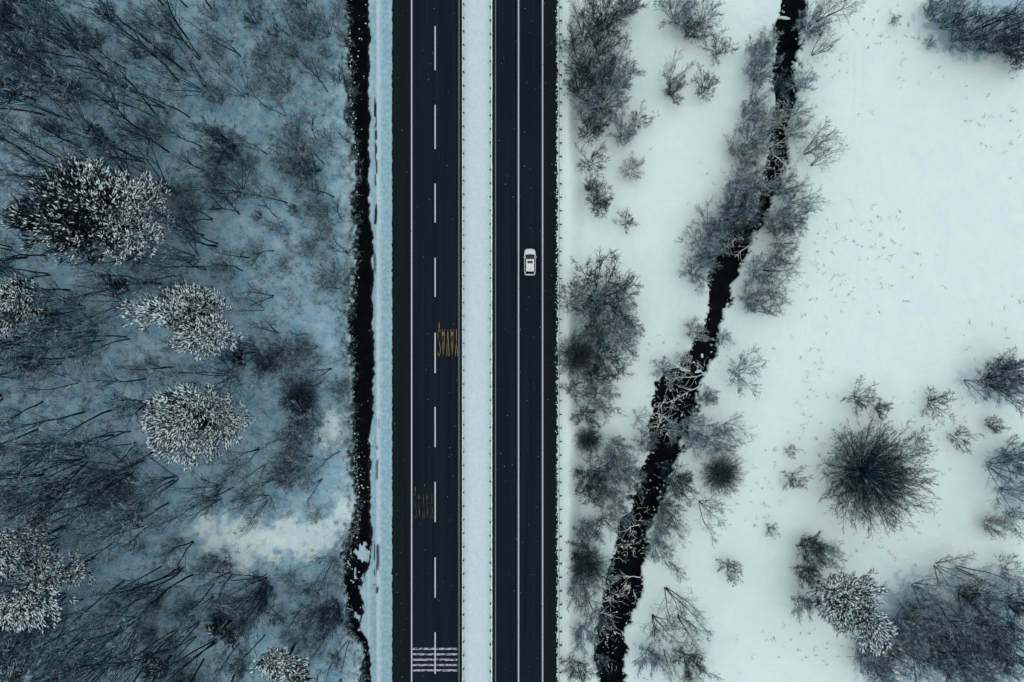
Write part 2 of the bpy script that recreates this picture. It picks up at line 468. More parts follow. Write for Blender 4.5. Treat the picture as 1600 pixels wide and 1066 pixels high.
# water sheets lying in the two cuts
def water_strip(left, right, K, z):
    yy = [2000] + list(range(1200, -140, -20)) + [-2000]
    mb = MB()
    pts = []
    for q in yy:
        l = np.interp(q, left[:, 0], left[:, 1]) - 22; r = np.interp(q, right[:, 0], right[:, 1]) + 22
        pts.append(((l - 800) / K, (533 - q) / K, (r - 800) / K))
    for a, b in zip(pts[:-1], pts[1:]):
        mb.poly([(a[0], a[1], z), (a[2], a[1], z), (b[2], b[1], z), (b[0], b[1], z)])
    return structure(link('water', mb.mesh('water', [M_water])))
def water_strip_limited(left, right, K, z, padl, padr):
    yy = [2000] + list(range(1200, -140, -10)) + [-2000]
    mb = MB(); pts = []
    for q in yy:
        l = np.interp(q, left[:, 0], left[:, 1]) - padl; r = np.interp(q, right[:, 0], right[:, 1]) + padr
        pts.append(((l - 800) / K, (533 - q) / K, (r - 800) / K))
    for a, b in zip(pts[:-1], pts[1:]):
        mb.poly([(a[0], a[1], z), (a[2], a[1], z), (b[2], b[1], z), (b[0], b[1], z)])
    return structure(link('water', mb.mesh('water', [M_water])))
water_strip_limited(dl, dr, KD, DITCH_Z, 12, 10)
water_strip_limited(cl, cr, KC, CREEK_Z, 22, 22)

# ------------------------------------------------------------------ the two carriageways with their markings
YL = 2000.0
def slab(name, x0, x1, m, z0=-0.2, z1=0.0, parent=None):
    mb = MB(); mb.box(x0, x1, -YL, YL, z0, z1)
    o = link(name, mb.mesh(name, [m]), parent); return o
X_ = lambda p: (p - 800) * 0.1
road_l = structure(slab('road', X_(642), X_(723.4), M_lane))
road_l['label'] = 'two lane dark carriageway left of the snowy median'
structure(slab('road_shoulder', X_(611), X_(642), M_shoulder, -0.2, 0.0))
road_r = structure(slab('road', X_(768.2), X_(849.6), M_lane))
road_r['label'] = 'carriageway right of the snowy median carrying the white car'
structure(slab('road_shoulder', X_(849.6), X_(876), M_shoulder, -0.2, 0.0))

def sheet(name, x0, x1, y0, y1, m, parent, z=0.004, ny=1):
    mb = MB()
    for i in range(ny):
        a = lerp(y0, y1, i / ny); b = lerp(y0, y1, (i + 1) / ny)
        mb.poly([(x0, a, z), (x1, a, z), (x1, b, z), (x0, b, z)])
    return link(name, mb.mesh(name, [m]), parent)
def vline(px, w, m, parent, name='edge_line'):
    return sheet(name, X_(px) - w / 2, X_(px) + w / 2, -300, 300, m, parent, 0.004, 8)
vline(643.2, 0.20, M_line, road_l); vline(717.2, 0.16, M_line_old, road_l)
vline(774.3, 0.14, M_line_old, road_r); vline(810.2, 0.20, M_line, road_r); vline(847.8, 0.20, M_line, road_r)
dash_rows = [(41,110),(164,233),(287,348),(403,464),(520,583),(636,699),(753,816),(871,934),(988,1053),(-80,-12),(-200,-134),(1106,1170)]
for a, b in dash_rows:
    sheet('dash', X_(679.9) - 0.10, X_(679.9) + 0.10, (533 - b) * .1, (533 - a) * .1, M_line, road_l, 0.008)
for k, y in enumerate((1014, 1022.5, 1031, 1039.3, 1047.6)):
    sheet('rumble_bar', X_(644.4), X_(714.6), (533 - y) * .1 - .16, (533 - y) * .1 + .16, M_bar, road_l, 0.004)

# lettering painted for drivers coming down the picture: YAVAS with its cedilla
def letter_mesh(ch, m):
    """unit letter, x 0..1, y 0..1, strokes of width w across"""
    w = 0.17; mb = MB()
    def st(x0, y0, x1, y1, ww=w):
        mb.poly([(x0 - ww/2, y0, 0), (x0 + ww/2, y0, 0), (x1 + ww/2, y1, 0), (x1 - ww/2, y1, 0)])
    if ch == 'A':
        st(.1, 0, .5, 1); st(.9, 0, .5, 1); mb.poly([(.2, .10, .002), (.8, .10, .002), (.76, .24, .002), (.24, .24, .002)])
    elif ch == 'V':
        st(.5, 0, .1, 1); st(.5, 0, .9, 1)
    elif ch == 'Y':
        st(.5, 0, .5, .45); st(.5, .45, .1, 1); st(.5, .45, .9, 1)
    else:
        p = [(.85,.86),(.62,.97),(.38,.97),(.17,.86),(.15,.70),(.34,.56),(.62,.44),(.83,.30),(.82,.14),(.62,.03),(.38,.03),(.14,.13)]
        for (a, b), (c, d) in zip(p[:-1], p[1:]):
            dx, dy = c - a, (d - b) * 4.5
            l = math.hypot(dx, dy); nxx, nyy = -dy / l * w / 2, dx / l * w / 2 / 4.5
            mb.poly([(a - nxx, b - nyy, 0), (a + nxx, b + nyy, 0), (c + nxx, d + nyy, 0), (c - nxx, d - nyy, 0)])
        st(.5, -.02, .5, -.10, .2); st(.5, -.10, .62, -.17, .2); st(.62, -.17, .42, -.24, .2)
    return mb.mesh('letter', [m])
def word(cx_list, ytop, ybot, wid, m):
    # turned half round: first letter stands furthest right
    for ch, cx in zip('YAVAS', reversed(cx_list)):
        o = link('letter', letter_mesh(ch, m), road_l)
        o.scale = (wid, (ybot - ytop) * .1, 1); o.rotation_euler = (0, 0, math.pi)
        o.location = (X_(cx) + wid / 2, (533 - ytop) * .1, 0.006)
word([686.2, 692.8, 699.8, 706.6, 713.2], 514.5, 557, 0.50, M_yellow)
word([649.0, 655.0, 662.0, 667.8, 675.0], 770.5, 811, 0.46, M_yellow_old)

# ------------------------------------------------------------------ guardrails
def w_beam(face):
    """w-profile facing +x (face=1) or -x (face=-1), extruded along y"""
    prof = [(0, .45), (.07, .49), (.07, .54), (.0, .60), (.0, .62), (.07, .68), (.07, .73), (0, .77)]
    back = [(x - .012, z) for x, z in reversed(prof)]
    ring = [(face * x, z) for x, z in prof + back]
    if face < 0: ring = ring[::-1]
    mb = MB(); n = 60
    mb.rings([[(x, lerp(-90, 90, i / n), z) for x, z in ring] for i in range(n + 1)])
    return mb.mesh('beam', [M_steel])
def post_mesh(face, off):
    mb = MB()
    mb.box(-face * off - .06, -face * off + .06, -.05, .05, -.6, .74)
    mb.box(min(-face * .014, -face * (off - .06)), max(-face * .014, -face * (off - .06)), -.07, .07, .48, .74)
    return mb.mesh('post', [M_post])
def snow_strip(face, w, seed, lo):
    """ragged strip of snow caught on the rail's upper edge"""
    mb = MB(); r = random.Random(seed); rings = []
    y = -60.0
    while y < 60:
        s = lo + (1 - lo) * r.random()
        rings.append([(-w / 2 * s, y, .772), (w / 2 * s, y, .772), (w * .35 * s, y, .772 + .05 * s), (-w * .35 * s, y, .772 + .05 * s)])
        y += 0.35
    mb.rings([q for q in rings]); return mb.mesh('snow', [M_snowcap])
def guardrail(px, face, off, y0, label, snow_w):
    t = link('guardrail', None, loc=(X_(px) * (H - .6) / H, 0, 0))
    tag(t, label, 'guardrail', 'steel guardrails along the two carriageways')
    link('beam', w_beam(face), t)
    if snow_w: link('snow', snow_strip(face, snow_w, int(px), .45), t)
    pm = post_mesh(face, off)
    y = y0
    while y > -240: y -= 21.1
    while y < 1300:
        link('post', pm, t, (0, (533 - y) * .1, 0)); y += 21.1
guardrail(722.6, -1, .22, 304.5, 'thin steel guardrail on the left edge of the snowy median', 0.10)
guardrail(768.4, 1, .26, 308.5, 'thin steel guardrail on the right edge of the snowy median', 0.20)
guardrail(873.9, -1, .36, 161.8, 'steel guardrail with posts standing in snow right of the right carriageway', 0.0)

# ------------------------------------------------------------------ the white car
def build_car():
    root = link('car', None, loc=at(827.8, 410.5, 0.008))
    tag(root, 'white hatchback with dark sunroof driving between the solid white lines', 'car')
    hw, L0, L1 = 0.90, -2.08, 2.08
    # body shell: sections along y (front is +y): y, half width, bottom, shoulder height
    sec = [(L1, .40, .35, .58), (L1-.07, .62, .24, .68), (L1-.22, .78, .20, .78), (L1-.5, .865, .18, .87), (L1-.95, .895, .18, .94),
           (L1-1.3, .90, .18, .97), (.2, .90, .18, .98), (-.7, .90, .18, .99), (-1.4, .895, .18, 1.0), (L0+.35, .87, .2, 1.0),
           (L0+.12, .82, .24, .97), (L0+.02, .74, .32, .85), (L0, .62, .38, .75)]
    rings = []
    for y, w, zb, zs in sec:
        rings.append([(-w*.93, y, zb), (w*.93, y, zb), (w, y, zb+.14), (w, y, zs-.14), (w*.965, y, zs-.04), (w*.86, y, zs+.015),
                      (w*.45, y, zs+.035), (-w*.45, y, zs+.035), (-w*.86, y, zs+.015), (-w*.965, y, zs-.04), (-w, y, zs-.14), (-w, y, zb+.14)])
    mb = MB(); mb.rings(rings)
    body = link('body', mb.mesh('body', [M_car], True), root)
    # greenhouse corner points
    rz, bz = 1.47, 1.0
    F0, F1 = 1.08, .36      # windscreen foot / head
    R1, R0 = -1.52, -1.86   # roof end / rear glass foot
    wb, wr = .80, .62
    mb = MB()
    n = 6
    def roofz(x, y): return rz + .05 * (1 - (x / wr) ** 2) - .03 * ((y + .55) / 1.0) ** 2
    gx = [lerp(-wr, wr, i / n) for i in range(n + 1)]; gy = [lerp(R1, F1, i / 5) for i in range(6)]
    for i in range(n):
        for j in range(5):
            mb.poly([(gx[i], gy[j], roofz(gx[i], gy[j])), (gx[i+1], gy[j], roofz(gx[i+1], gy[j])),
                     (gx[i+1], gy[j+1], roofz(gx[i+1], gy[j+1])), (gx[i], gy[j+1], roofz(gx[i], gy[j+1]))])
    # pillars as slim strips
    def strip(a, b, w):
        a = Vector(a); b = Vector(b)
        mb.poly([a + Vector((-w, 0, 0)), a + Vector((w, 0, 0)), b + Vector((w, 0, 0)), b + Vector((-w, 0, 0))])
    for s in (-1, 1):
        strip((s*(wb-.01), F0, bz+.006), (s*wr, F1, roofz(wr, F1) - .002), .045)
        strip((s*(wb-.02), R0, bz+.006), (s*wr, R1, roofz(wr, R1) - .002), .06)
        for yb in (-.25, -1.1):
            mb.poly([(s*(wb+.012), yb-.05, bz), (s*(wb+.012), yb+.05, bz), (s*(wr+.008), yb+.03, rz-.02), (s*(wr+.008), yb-.05, rz-.02)])
    roof = link('roof', mb.mesh('roof', [M_car], True), root)
    def quad(name, pts, m, par=root, sub=6):
        mb = MB(); a, b, c, d = [Vector(p) for p in pts]
        for i in range(sub):
            t0, t1 = i / sub, (i + 1) / sub
            bow = lambda t: Vector((0, .10 * math.sin(t * math.pi) * (1 if name == 'windscreen' else -.4 if name == 'rear_window' else 0), 0))
            mb.poly([a.lerp(b, t0) + bow(t0), a.lerp(b, t1) + bow(t1), d.lerp(c, t1) + bow(t1) * .5, d.lerp(c, t0) + bow(t0) * .5])
        return link(name, mb.mesh(name, [m], True), par)
    quad('windscreen', [(-wb, F0, bz), (wb, F0, bz), (wr, F1, roofz(wr, F1)-.004), (-wr, F1, roofz(wr, F1)-.004)], M_glass)
    quad('rear_window', [(wb-.05, R0, bz), (-wb+.05, R0, bz), (-wr, R1, roofz(wr, R1)-.004), (wr, R1, roofz(wr, R1)-.004)], M_glass)
    for s in (-1, 1):
        quad('side_window', [(s*wb, R0, bz), (s*wb, F0, bz), (s*wr, F1, rz-.03), (s*wr, R1, rz-.03)], M_glass)
    # sunroof, aerial, wipers
    mb = MB(); mb.box(-.40, .40, -.28, .10, rz+.022, rz+.056); link('sunroof', mb.mesh('sunroof', [M_glass]), root)
    mb = MB(); mb.rings([[(-.035, -1.08, rz+.04), (.035, -1.08, rz+.04), (.03, -1.28, rz+.03), (-.03, -1.28, rz+.03)],
                         [(-.008, -1.2, rz+.12), (.008, -1.2, rz+.12), (.008, -1.27, rz+.12), (-.008, -1.27, rz+.12)]])
    link('aerial', mb.mesh('aerial', [M_trim]), root)
    for x in (-.45, .12):
        mb = MB(); mb.box(x, x + .5, F0 + .03, F0 + .055, bz + .03, bz + .045); link('wiper', mb.mesh('wiper', [M_trim]), root)
    for s in (-1, 1):
        mb = MB(); y = .72
        mb.rings([[(s*.80, y-.03, .98), (s*.80, y+.05, .98), (s*.80, y+.05, 1.06), (s*.80, y-.03, 1.06)],
                  [(s*.92, y-.06, .97), (s*.92, y+.08, .97), (s*.92, y+.07, 1.12), (s*.92, y-.06, 1.12)],
                  [(s*1.03, y-.07, .99), (s*1.03, y+.02, .99), (s*1.03, y+.01, 1.1), (s*1.03, y-.07, 1.1)]])
        link('mirror', mb.mesh('mirror', [M_car], False), root)
        mb = MB(); mb.rings([[(s*.48, L1-.075, .56), (s*.74, L1-.22, .58), (s*.74, L1-.22, .70), (s*.48, L1-.075, .66)],
                             [(s*.50, L1-.26, .57), (s*.80, L1-.50, .60), (s*.80, L1-.50, .85), (s*.50, L1-.30, .815)]])
        link('headlight', mb.mesh('headlight', [M_lamp]), root)
        mb = MB(); mb.box(min(s*.56, s*.80), max(s*.56, s*.80), L0-.015, L0+.2, .72, .94); link('tail_light', mb.mesh('tail_light', [M_tail]), root)
        mb = MB(); mb.box(min(s*.885, s*.912), max(s*.885, s*.912), -.62, -.46, .78, .81); link('door_handle', mb.mesh('door_handle', [M_car]), root)
        for y in (1.30, -1.28):
            ring = lambda r, x: [(x, y + r*math.cos(a*math.pi/10), .32 + r*math.sin(a*math.pi/10)) for a in range(20)]
            mb = MB(); xs_ = (s*.70, s*.72, s*.885, s*.905)
            mb.rings([ring(.29, xs_[0]), ring(.32, xs_[1]), ring(.32, xs_[2]), ring(.29, xs_[3])])
            w = link('wheel', mb.mesh('wheel', [M_tyre]), root)
            mb = MB(); mb.rings([ring(.2, s*.90), ring(.19, s*.912)]); link('rim', mb.mesh('rim', [M_rim]), w)
    mb = MB(); mb.box(-.26, .26, L0-.02, L0+.01, .55, .66); link('licence_plate', mb.mesh('licence_plate', [M_plate]), root)
    mb = MB(); mb.box(-.40, .40, L1-.06, L1+.012, .40, .52); link('grille', mb.mesh('grille', [M_trim]), root)
build_car()

# ------------------------------------------------------------------ woody plants
class Segs:
    def __init__(s): s.a = []; s.b = []; s.r0 = []; s.r1 = []
    def add(s, a, b, r0, r1): s.a.append(a[:]); s.b.append(b[:]); s.r0.append(r0); s.r1.append(r1)
    def mesh(s, name, m, k=3, seed=0):
        A = np.array(s.a); B = np.array(s.b); R0 = np.array(s.r0)[:, None, None]; R1 = np.array(s.r1)[:, None, None]
        D = B - A; D /= np.maximum(np.linalg.norm(D, axis=1, keepdims=True), 1e-6)
        ref = np.where(np.abs(D[:, 2:3]) > .9, np.array([[1., 0, 0]]), np.array([[0, 0, 1.]]))
        U = np.cross(D, ref); U /= np.linalg.norm(U, axis=1, keepdims=True); V = np.cross(D, U)
        ph = np.random.RandomState(seed).rand(len(A))[:, None] * 6.283 if k == 3 else np.zeros((len(A), 1))
        an = ph + np.arange(k)[None, :] * 2 * math.pi / k
        O = U[:, None, :] * np.cos(an)[..., None] + V[:, None, :] * np.sin(an)[..., None]
        P = np.concatenate([A[:, None, :] + O * R0, B[:, None, :] + O * R1], 1).reshape(-1, 3)
        base = (np.arange(len(A)) * 2 * k)[:, None, None]
        q = np.array([[j, k + j, k + (j + 1) % k, (j + 1) % k] for j in range(k)])[None]
        return mesh_np(name, P, (base + q).reshape(-1, 4), [m], k > 3)

def perp(d, r):
    v = Vector((r.gauss(0, 1), r.gauss(0, 1), r.gauss(0, 1))); v = v - d * v.dot(d)
    return v.normalized() if v.length > 1e-4 else Vector((1, 0, 0))

def grow(S, T, p, d, L, rad, lvl, cfg, r, top):
    """S: segments of the crown, T: segments of trunk/stems; lvl 0 trunk, 1 limb, 2 branch, 3 twig"""
    n = cfg['n'][lvl]; pts = [p.copy()]; dirs = []
    for i in range(n):
        g = Vector((r.gauss(0, 1), r.gauss(0, 1), r.gauss(0, 1))) * cfg['wob'][lvl]
        d = (d + g + Vector((0, 0, cfg['trop'][lvl]))).normalized()
        q = pts[-1] + d * (L / n)
        t0, t1 = i / n, (i + 1) / n
        end = cfg['tip'][lvl]
        (T if lvl <= top else S).add(pts[-1], q, rad * lerp(1, end, t0), rad * lerp(1, end, t1))
        pts.append(q); dirs.append(d.copy())
    if lvl >= 3 or cfg['k'][lvl] == 0: return
    k = cfg['k'][lvl]; t0 = cfg['t0'][lvl]
    for j in range(k):
        t = t0 + (1 - t0) * ((j + r.random()) / k)
        i = min(n - 1, int(t * n)); f = t * n - i
        pp = pts[i].lerp(pts[i + 1], f); dd = dirs[i]
        a = math.radians(r.uniform(*cfg['ang'][lvl])); pv = perp(dd, r)
        nd = (dd * math.cos(a) + pv * math.sin(a)).normalized()
        ll = cfg['len'][lvl] * L * (1 - cfg['shr'][lvl] * (t - t0) / (1.0001 - t0)) * r.uniform(.75, 1.2)
        rr = max(cfg['rr'][lvl] * rad * lerp(1, cfg['tip'][lvl], t), cfg['rmin'])
        grow(S, T, pp, nd, ll, rr, lvl + 1, cfg, r, top)

BASE = dict(n=(7, 4, 2, 1), wob=(.05, .11, .14, .1), trop=(.02, .06, .03, .02), tip=(.25, .25, .35, .3), k=(18, 5, 4, 0),
            t0=(.38, .2, .1), ang=((22, 46), (24, 48), (20, 48)), len=(.30, .45, .55), shr=(.55, .4, .3), rr=(.5, .55, .6), rmin=.0135)

def tree_variant(kind, seed, m_trunk, m_crown):
    """returns (trunk mesh, crown mesh, nominal height)"""
    r = random.Random(seed); S, T = Segs(), Segs(); c = dict(BASE); top = 0; hgt = 12.
    if kind == 'tall':
        hgt = 13.; c['ang'] = ((14, 34), (20, 44), (20, 48)); c['len'] = (.42, .45, .55); c['rr'] = (.58, .5, .6); c['wob'] = (.08, .12, .14, .1); grow(S, T, Vector((0,0,0)), Vector((r.gauss(0,.05), r.gauss(0,.05), 1)).normalized(), hgt, .155, 0, c, r, 0)
    elif kind == 'forked':
        hgt = 12.; ns = r.choice((2, 3, 4)); c['k'] = (11, 5, 5, 0); c['len'] = (.38, .46, .55); c['ang'] = ((14, 34), (20, 44), (20, 48)); c['rr'] = (.55, .52, .6); c['wob'] = (.075, .12, .14, .1); c['t0'] = (.42, .2, .1)
        for i in range(ns):
            a = 6.283 * (i + r.random()) / ns; s = r.uniform(.02, .17)
            grow(S, T, Vector((math.cos(a)*.2, math.sin(a)*.2, 0)), Vector((math.cos(a)*s, math.sin(a)*s, 1)).normalized(), hgt * r.uniform(.7, 1), .115, 0, c, r, 0)
    elif kind == 'fan':            # many thin stems, open
        hgt = 9.; ns = 9; c['k'] = (9, 5, 4, 0); c['len'] = (.38, .52, .6); c['ang'] = ((14, 36), (18, 42), (18, 44)); c['t0'] = (.22, .15, .1); c['rr'] = (.45, .55, .6)
        for i in range(ns):
            a = 6.283 * (i + r.random()) / ns; s = r.uniform(.1, .75)
            grow(S, T, Vector((math.cos(a)*.25, math.sin(a)*.25, 0)), Vector((math.cos(a)*s, math.sin(a)*s, 1)).normalized(), hgt * r.uniform(.7, 1), .06, 0, c, r, 0)
    elif kind == 'spread':         # one leaning trunk that breaks into big limbs
        hgt = 9.; c['k'] = (9, 6, 5, 0); c['ang'] = ((20, 50), (24, 52), (22, 50)); c['len'] = (.48, .5, .55); c['t0'] = (.2, .15, .1)
        c['wob'] = (.09, .13, .22, .2); c['rr'] = (.5, .45, .6); c['n'] = (6, 5, 3, 1)
        for i in range(4):
            a = 6.283 * (i + r.random()) / 4; sl = r.uniform(.08, .6)
            grow(S, T, Vector((math.cos(a)*.12, math.sin(a)*.12, 0)), Vector((math.cos(a)*sl, math.sin(a)*sl, 1)).normalized(), hgt * r.uniform(.65, 1), .085, 0, c, r, 0)
    elif kind == 'round':          # hemispherical multi-stem bush
        hgt = 6.; ns = 115; c['k'] = (9, 4, 4, 0); c['len'] = (.42, .5, .55); c['t0'] = (.16, .15, .1); c['trop'] = (.03, .04, .02, .0); c['ang'] = ((14, 38), (18, 45), (20, 50))
        c['rr'] = (.5, .6, .7)
        for i in range(ns):
            a = 6.283 * i * .618; s = math.sqrt((i + .5) / ns) * math.radians(74)
            grow(S, T, Vector((math.cos(a)*.3*(i/ns), math.sin(a)*.3*(i/ns), 0)), Vector((math.cos(a)*math.sin(s), math.sin(a)*math.sin(s), math.cos(s))), hgt * r.uniform(.72, 1.05), .04, 0, c, r, 0)
    elif kind == 'shrub':
        hgt = 3.2; ns = 12; c['n'] = (4, 2, 1, 1); c['k'] = (8, 5, 3, 0); c['len'] = (.45, .5, .55); c['t0'] = (.25, .2, .1); c['rr'] = (.6, .7, .7)
        for i in range(ns):
            a = 6.283 * (i + r.random()) / ns; s = r.uniform(.15, 1.1)
            grow(S, T, Vector((math.cos(a)*.15, math.sin(a)*.15, 0)), Vector((math.cos(a)*s, math.sin(a)*s, 1)).normalized(), hgt * r.uniform(.6, 1), .032, 0, c, r, 0)
    elif kind == 'thicket':        # dense twiggy bush
        hgt = 5.5; ns = 16; c['n'] = (5, 3, 2, 1); c['k'] = (10, 6, 5, 0); c['len'] = (.42, .54, .6); c['t0'] = (.2, .15, .1); c['ang'] = ((14, 40), (18, 45), (18, 46)); c['rr'] = (.5, .6, .65)
        for i in range(ns):
            a = 6.283 * (i + r.random()) / ns; s = r.uniform(.08, .8)
            grow(S, T, Vector((math.cos(a)*.4, math.sin(a)*.4, 0)), Vector((math.cos(a)*s, math.sin(a)*s, 1)).normalized(), hgt * r.uniform(.65, 1), .05, 0, c, r, 0)
    return T.mesh('trunk', m_trunk, 5, seed), S.mesh('crown', m_crown, 3, seed), hgt

VAR = {}
def variants(kind, n, frost):
    key = (kind, frost)
    if key not in VAR:
        VAR[key] = [tree_variant(kind, 100 * len(VAR) + i, M_bark if not frost else M_frost if frost == 1 else M_laden,
                                 (M_twig, M_frost, M_laden)[frost]) for i in range(n)]
    return VAR[key]
NVAR = dict(tall=6, forked=4, fan=4, spread=4, round=1, shrub=4, thicket=4)

def plant(name, kind, frost, px, py, h, label, cat, group=None, wide=1.0, lean=None, at_base=False, rz=None, vi=None):
    """px, py: where the middle of the crown (or the base) shows in the photograph"""
    v = variants(kind, NVAR[kind], frost); tm, cm, hn = v[rnd.randrange(len(v)) if vi is None else vi % len(v)]
    zg = 0.0
    p0 = at(px, py, 0); zg = ground_z(p0.x, p0.y)
    p = at(px, py, zg + (0 if at_base else .55 * h))
    zg = ground_z(p.x, p.y)
    o = link(name, None, loc=(p.x, p.y, zg - .05))
    s = h / hn; o.scale = (s * wide, s * wide, s)
    o.rotation_euler = Euler((0, 0, rnd.random() * 6.283 if rz is None else rz))
    if lean:                      # (dx, dy) tangent of the lean, world axes
        q = Vector((lean[0], lean[1], 1)).normalized().to_track_quat('Z', 'Y')
        o.rotation_mode = 'QUATERNION'
        o.rotation_quaternion = Vector((0, 0, 1)).rotation_difference(Vector((lean[0], lean[1], 1)).normalized()) @ Euler((0, 0, rnd.random() * 6.283 if rz is None else rz)).to_quaternion()
    tag(o, label, cat, group)
    link('trunk' if kind in ('tall', 'forked', 'spread') else 'stems', tm, o)
    link('crown', cm, o)
    return o

# ---- snow-laden pines
def pine_variant(seed, rx, ry, hgt, ntuft, snow, lobes, grad=None):
    """crown of needle tufts on ascending boughs; snow lies as lumps on the tufts"""
    r = random.Random(seed); rs = np.random.RandomState(seed)
    T = Segs(); p = Vector((0, 0, 0)); d = Vector((0, 0, 1)); n = 8
    for i in range(n):
        d = (d + Vector((r.gauss(0, .04), r.gauss(0, .04), 0))).normalized(); q = p + d * hgt * .9 / n
        T.add(p, q, .24 * (1 - i / n) + .04, .24 * (1 - (i + 1) / n) + .04); p = q
    lob = [(r.uniform(-.55, .55) * rx, r.uniform(-.55, .55) * ry, r.uniform(.55, .95) * hgt, r.uniform(.30, .58)) for _ in range(lobes)]
    if grad: lob = [(rx * .62 * math.cos(i * 2.4) * math.sqrt((i + .5) / lobes), ry * .62 * math.sin(i * 2.4) * math.sqrt((i + .5) / lobes), r.uniform(.66, .92) * hgt, r.uniform(.26, .36)) for i in range(lobes)]
    for lx, ly, lz, ls in lob:
        a = Vector((0, 0, lz * .62)); b = Vector((lx, ly, lz * .88)); mdl = a.lerp(b, .5) + Vector((r.gauss(0, .3), r.gauss(0, .3), .2))
        T.add(a, mdl, .1, .07); T.add(mdl, b, .07, .03)
    C, D = [], []
    swx, swy = r.uniform(-.5, .5), r.uniform(-.5, .5)
    while len(C) < ntuft:
        lx, ly, lz, ls = lob[r.randrange(lobes)]
        u = Vector((r.gauss(0, 1), r.gauss(0, 1), r.gauss(0, 1)))
        if u.z < -.35: u.z = -u.z * .5
        u.normalize(); f = r.uniform(.55, 1.05) if r.random() < .8 else r.uniform(.1, .6)
        c = Vector((lx + u.x * f * rx * ls, ly + u.y * f * ry * ls, lz + u.z * f * hgt * .20 - hgt * .06))
        o = Vector((c.x / rx, c.y / ry, 0)) * .55 + Vector((u.x, u.y, 0)) * .45 + Vector((swx, swy, 0)) + Vector((r.gauss(0, .17), r.gauss(0, .17), .75))
        o.normalize()
        sid = o.cross(Vector((0, 0, 1))).normalized()
        for q in range(r.randint(4, 9)):
            sp = r.uniform(-1, 1)
            C.append(c + o * r.uniform(-.75, .55) * (1 - .4 * abs(sp)) + sid * sp * .55 + Vector((0, 0, r.uniform(-.15, .15))))
            D.append((o + sid * sp * .45 + Vector((r.gauss(0, .1), r.gauss(0, .1), 0))).normalized())
    # needle brushes
    nb = 7; S = Segs()
    for c, d in zip(C, D):
        for k in range(nb):
            e = (d + perp(d, r) * r.uniform(.2, .9)).normalized()
            S.add(c - d * .28 + d * (.09 * k), c - d * .28 + d * (.09 * k) + e * r.uniform(.3, .5), .03, .012)
        S.add(c - d * .9, c + d * .15, .02, .012)
    # snow lumps
    V, F = [], []
    octf = np.array([(0,1,4),(1,2,4),(2,3,4),(3,0,4),(1,0,5),(2,1,5),(3,2,5),(0,3,5)])
    for c, d in zip(C, D):
        pr = snow * (.50 + 1.9 * (N1(c.x * .5 + seed, c.y * .5 + 3) - .10)) * min(1, max(.6, .65 + (c.z - .55 * hgt) / (.3 * hgt)))
        if grad: pr *= .22 + 1.5 * max(0, min(1, (c.x / rx - .1) * 1.2)) + .8 * max(0, min(1, (c.y / ry - .35) * 1.6))
        if r.random() > pr: continue
        for k in range(r.choice((1, 2, 2))):
            cc = c + Vector((r.gauss(0, .1), r.gauss(0, .1), .09 + .04 * k)) + d * r.uniform(-.1, .2)
            hz = Vector((d.x, d.y, d.z * .45)).normalized(); sd = hz.cross(Vector((0, 0, 1))).normalized(); up = sd.cross(hz)
            l, w, t = r.uniform(.18, .50), r.uniform(.06, .12), r.uniform(.05, .09)
            b = len(V)
            V += [cc + hz * l, cc + sd * w, cc - hz * l * .7, cc - sd * w, cc + up * t, cc - up * t * .5]
            F.append(octf + b)
    sn = mesh_np('snow', np.array([v[:] for v in V]), np.concatenate(F), [M_tuft], True)
    return T.mesh('trunk', M_bark, 6, seed), S.mesh('crown', M_needle if seed % 2 else M_needle_b, 3, seed), sn

def pine(px, py, rx, ry, h, ntuft, snow, lobes, seed, label, name='snowy_pine', cat='pine tree', group='snow-laden pines', grad=None):
    tm, cm, sm = pine_variant(seed, rx, ry, h, int(ntuft * (1.3 if grad else 1.8)), snow, lobes, grad)
    p0 = at(px, py, 0); zg = ground_z(p0.x, p0.y); p = at(px, py, zg + .74 * h); zg = ground_z(p.x, p.y)
    o = link(name, None, loc=(p.x, p.y, zg - .05)); tag(o, label, cat, group)
    link('trunk', tm, o); link('crown', cm, o); link('snow', sm, o)['kind'] = 'stuff'
    return o
pine(138, 335, 15.0, 8.8, 14, 5600, .85, 20, 11, 'broadest pine, dark with its right end snowed white, near the upper left', grad=True)
pine(8, 486, 4.2, 4.2, 14, 800, .95, 5, 15, 'snowy pine half cut off by the frame at the middle of the left edge')
pine(283, 506, 8.2, 5.6, 14, 1750, 1.2, 9, 17, 'white oval pine in mid forest, upper one of the two nearest the road')
pine(325, 664, 9.6, 7.4, 14, 2100, 1.05, 10, 18, 'large round white pine, lower one of the two nearest the road')
pine(22, 855, 4.6, 4.8, 14, 1000, 1.0, 6, 19, 'snowy pine at left edge below mid height, upper of a pair')
pine(68, 912, 6.0, 5.6, 15, 1400, 1.05, 7, 21, 'snowy pine at lower left reaching furthest right of its pair')
pine(430, 1048, 6.2, 4.8, 12, 1250, .95, 7, 23, 'snowy pine cut by the bottom edge of the frame, nearest the ditch')
pine(18, 1052, 2.6, 2.4, 9, 350, .8, 4, 25, 'small snowy pine in the bottom left corner of the forest')
pine(1318, 940, 6.2, 6.2, 11, 1700, 1.15, 9, 27, 'snow-crusted evergreen alone at the right of the creek below the big round bush')

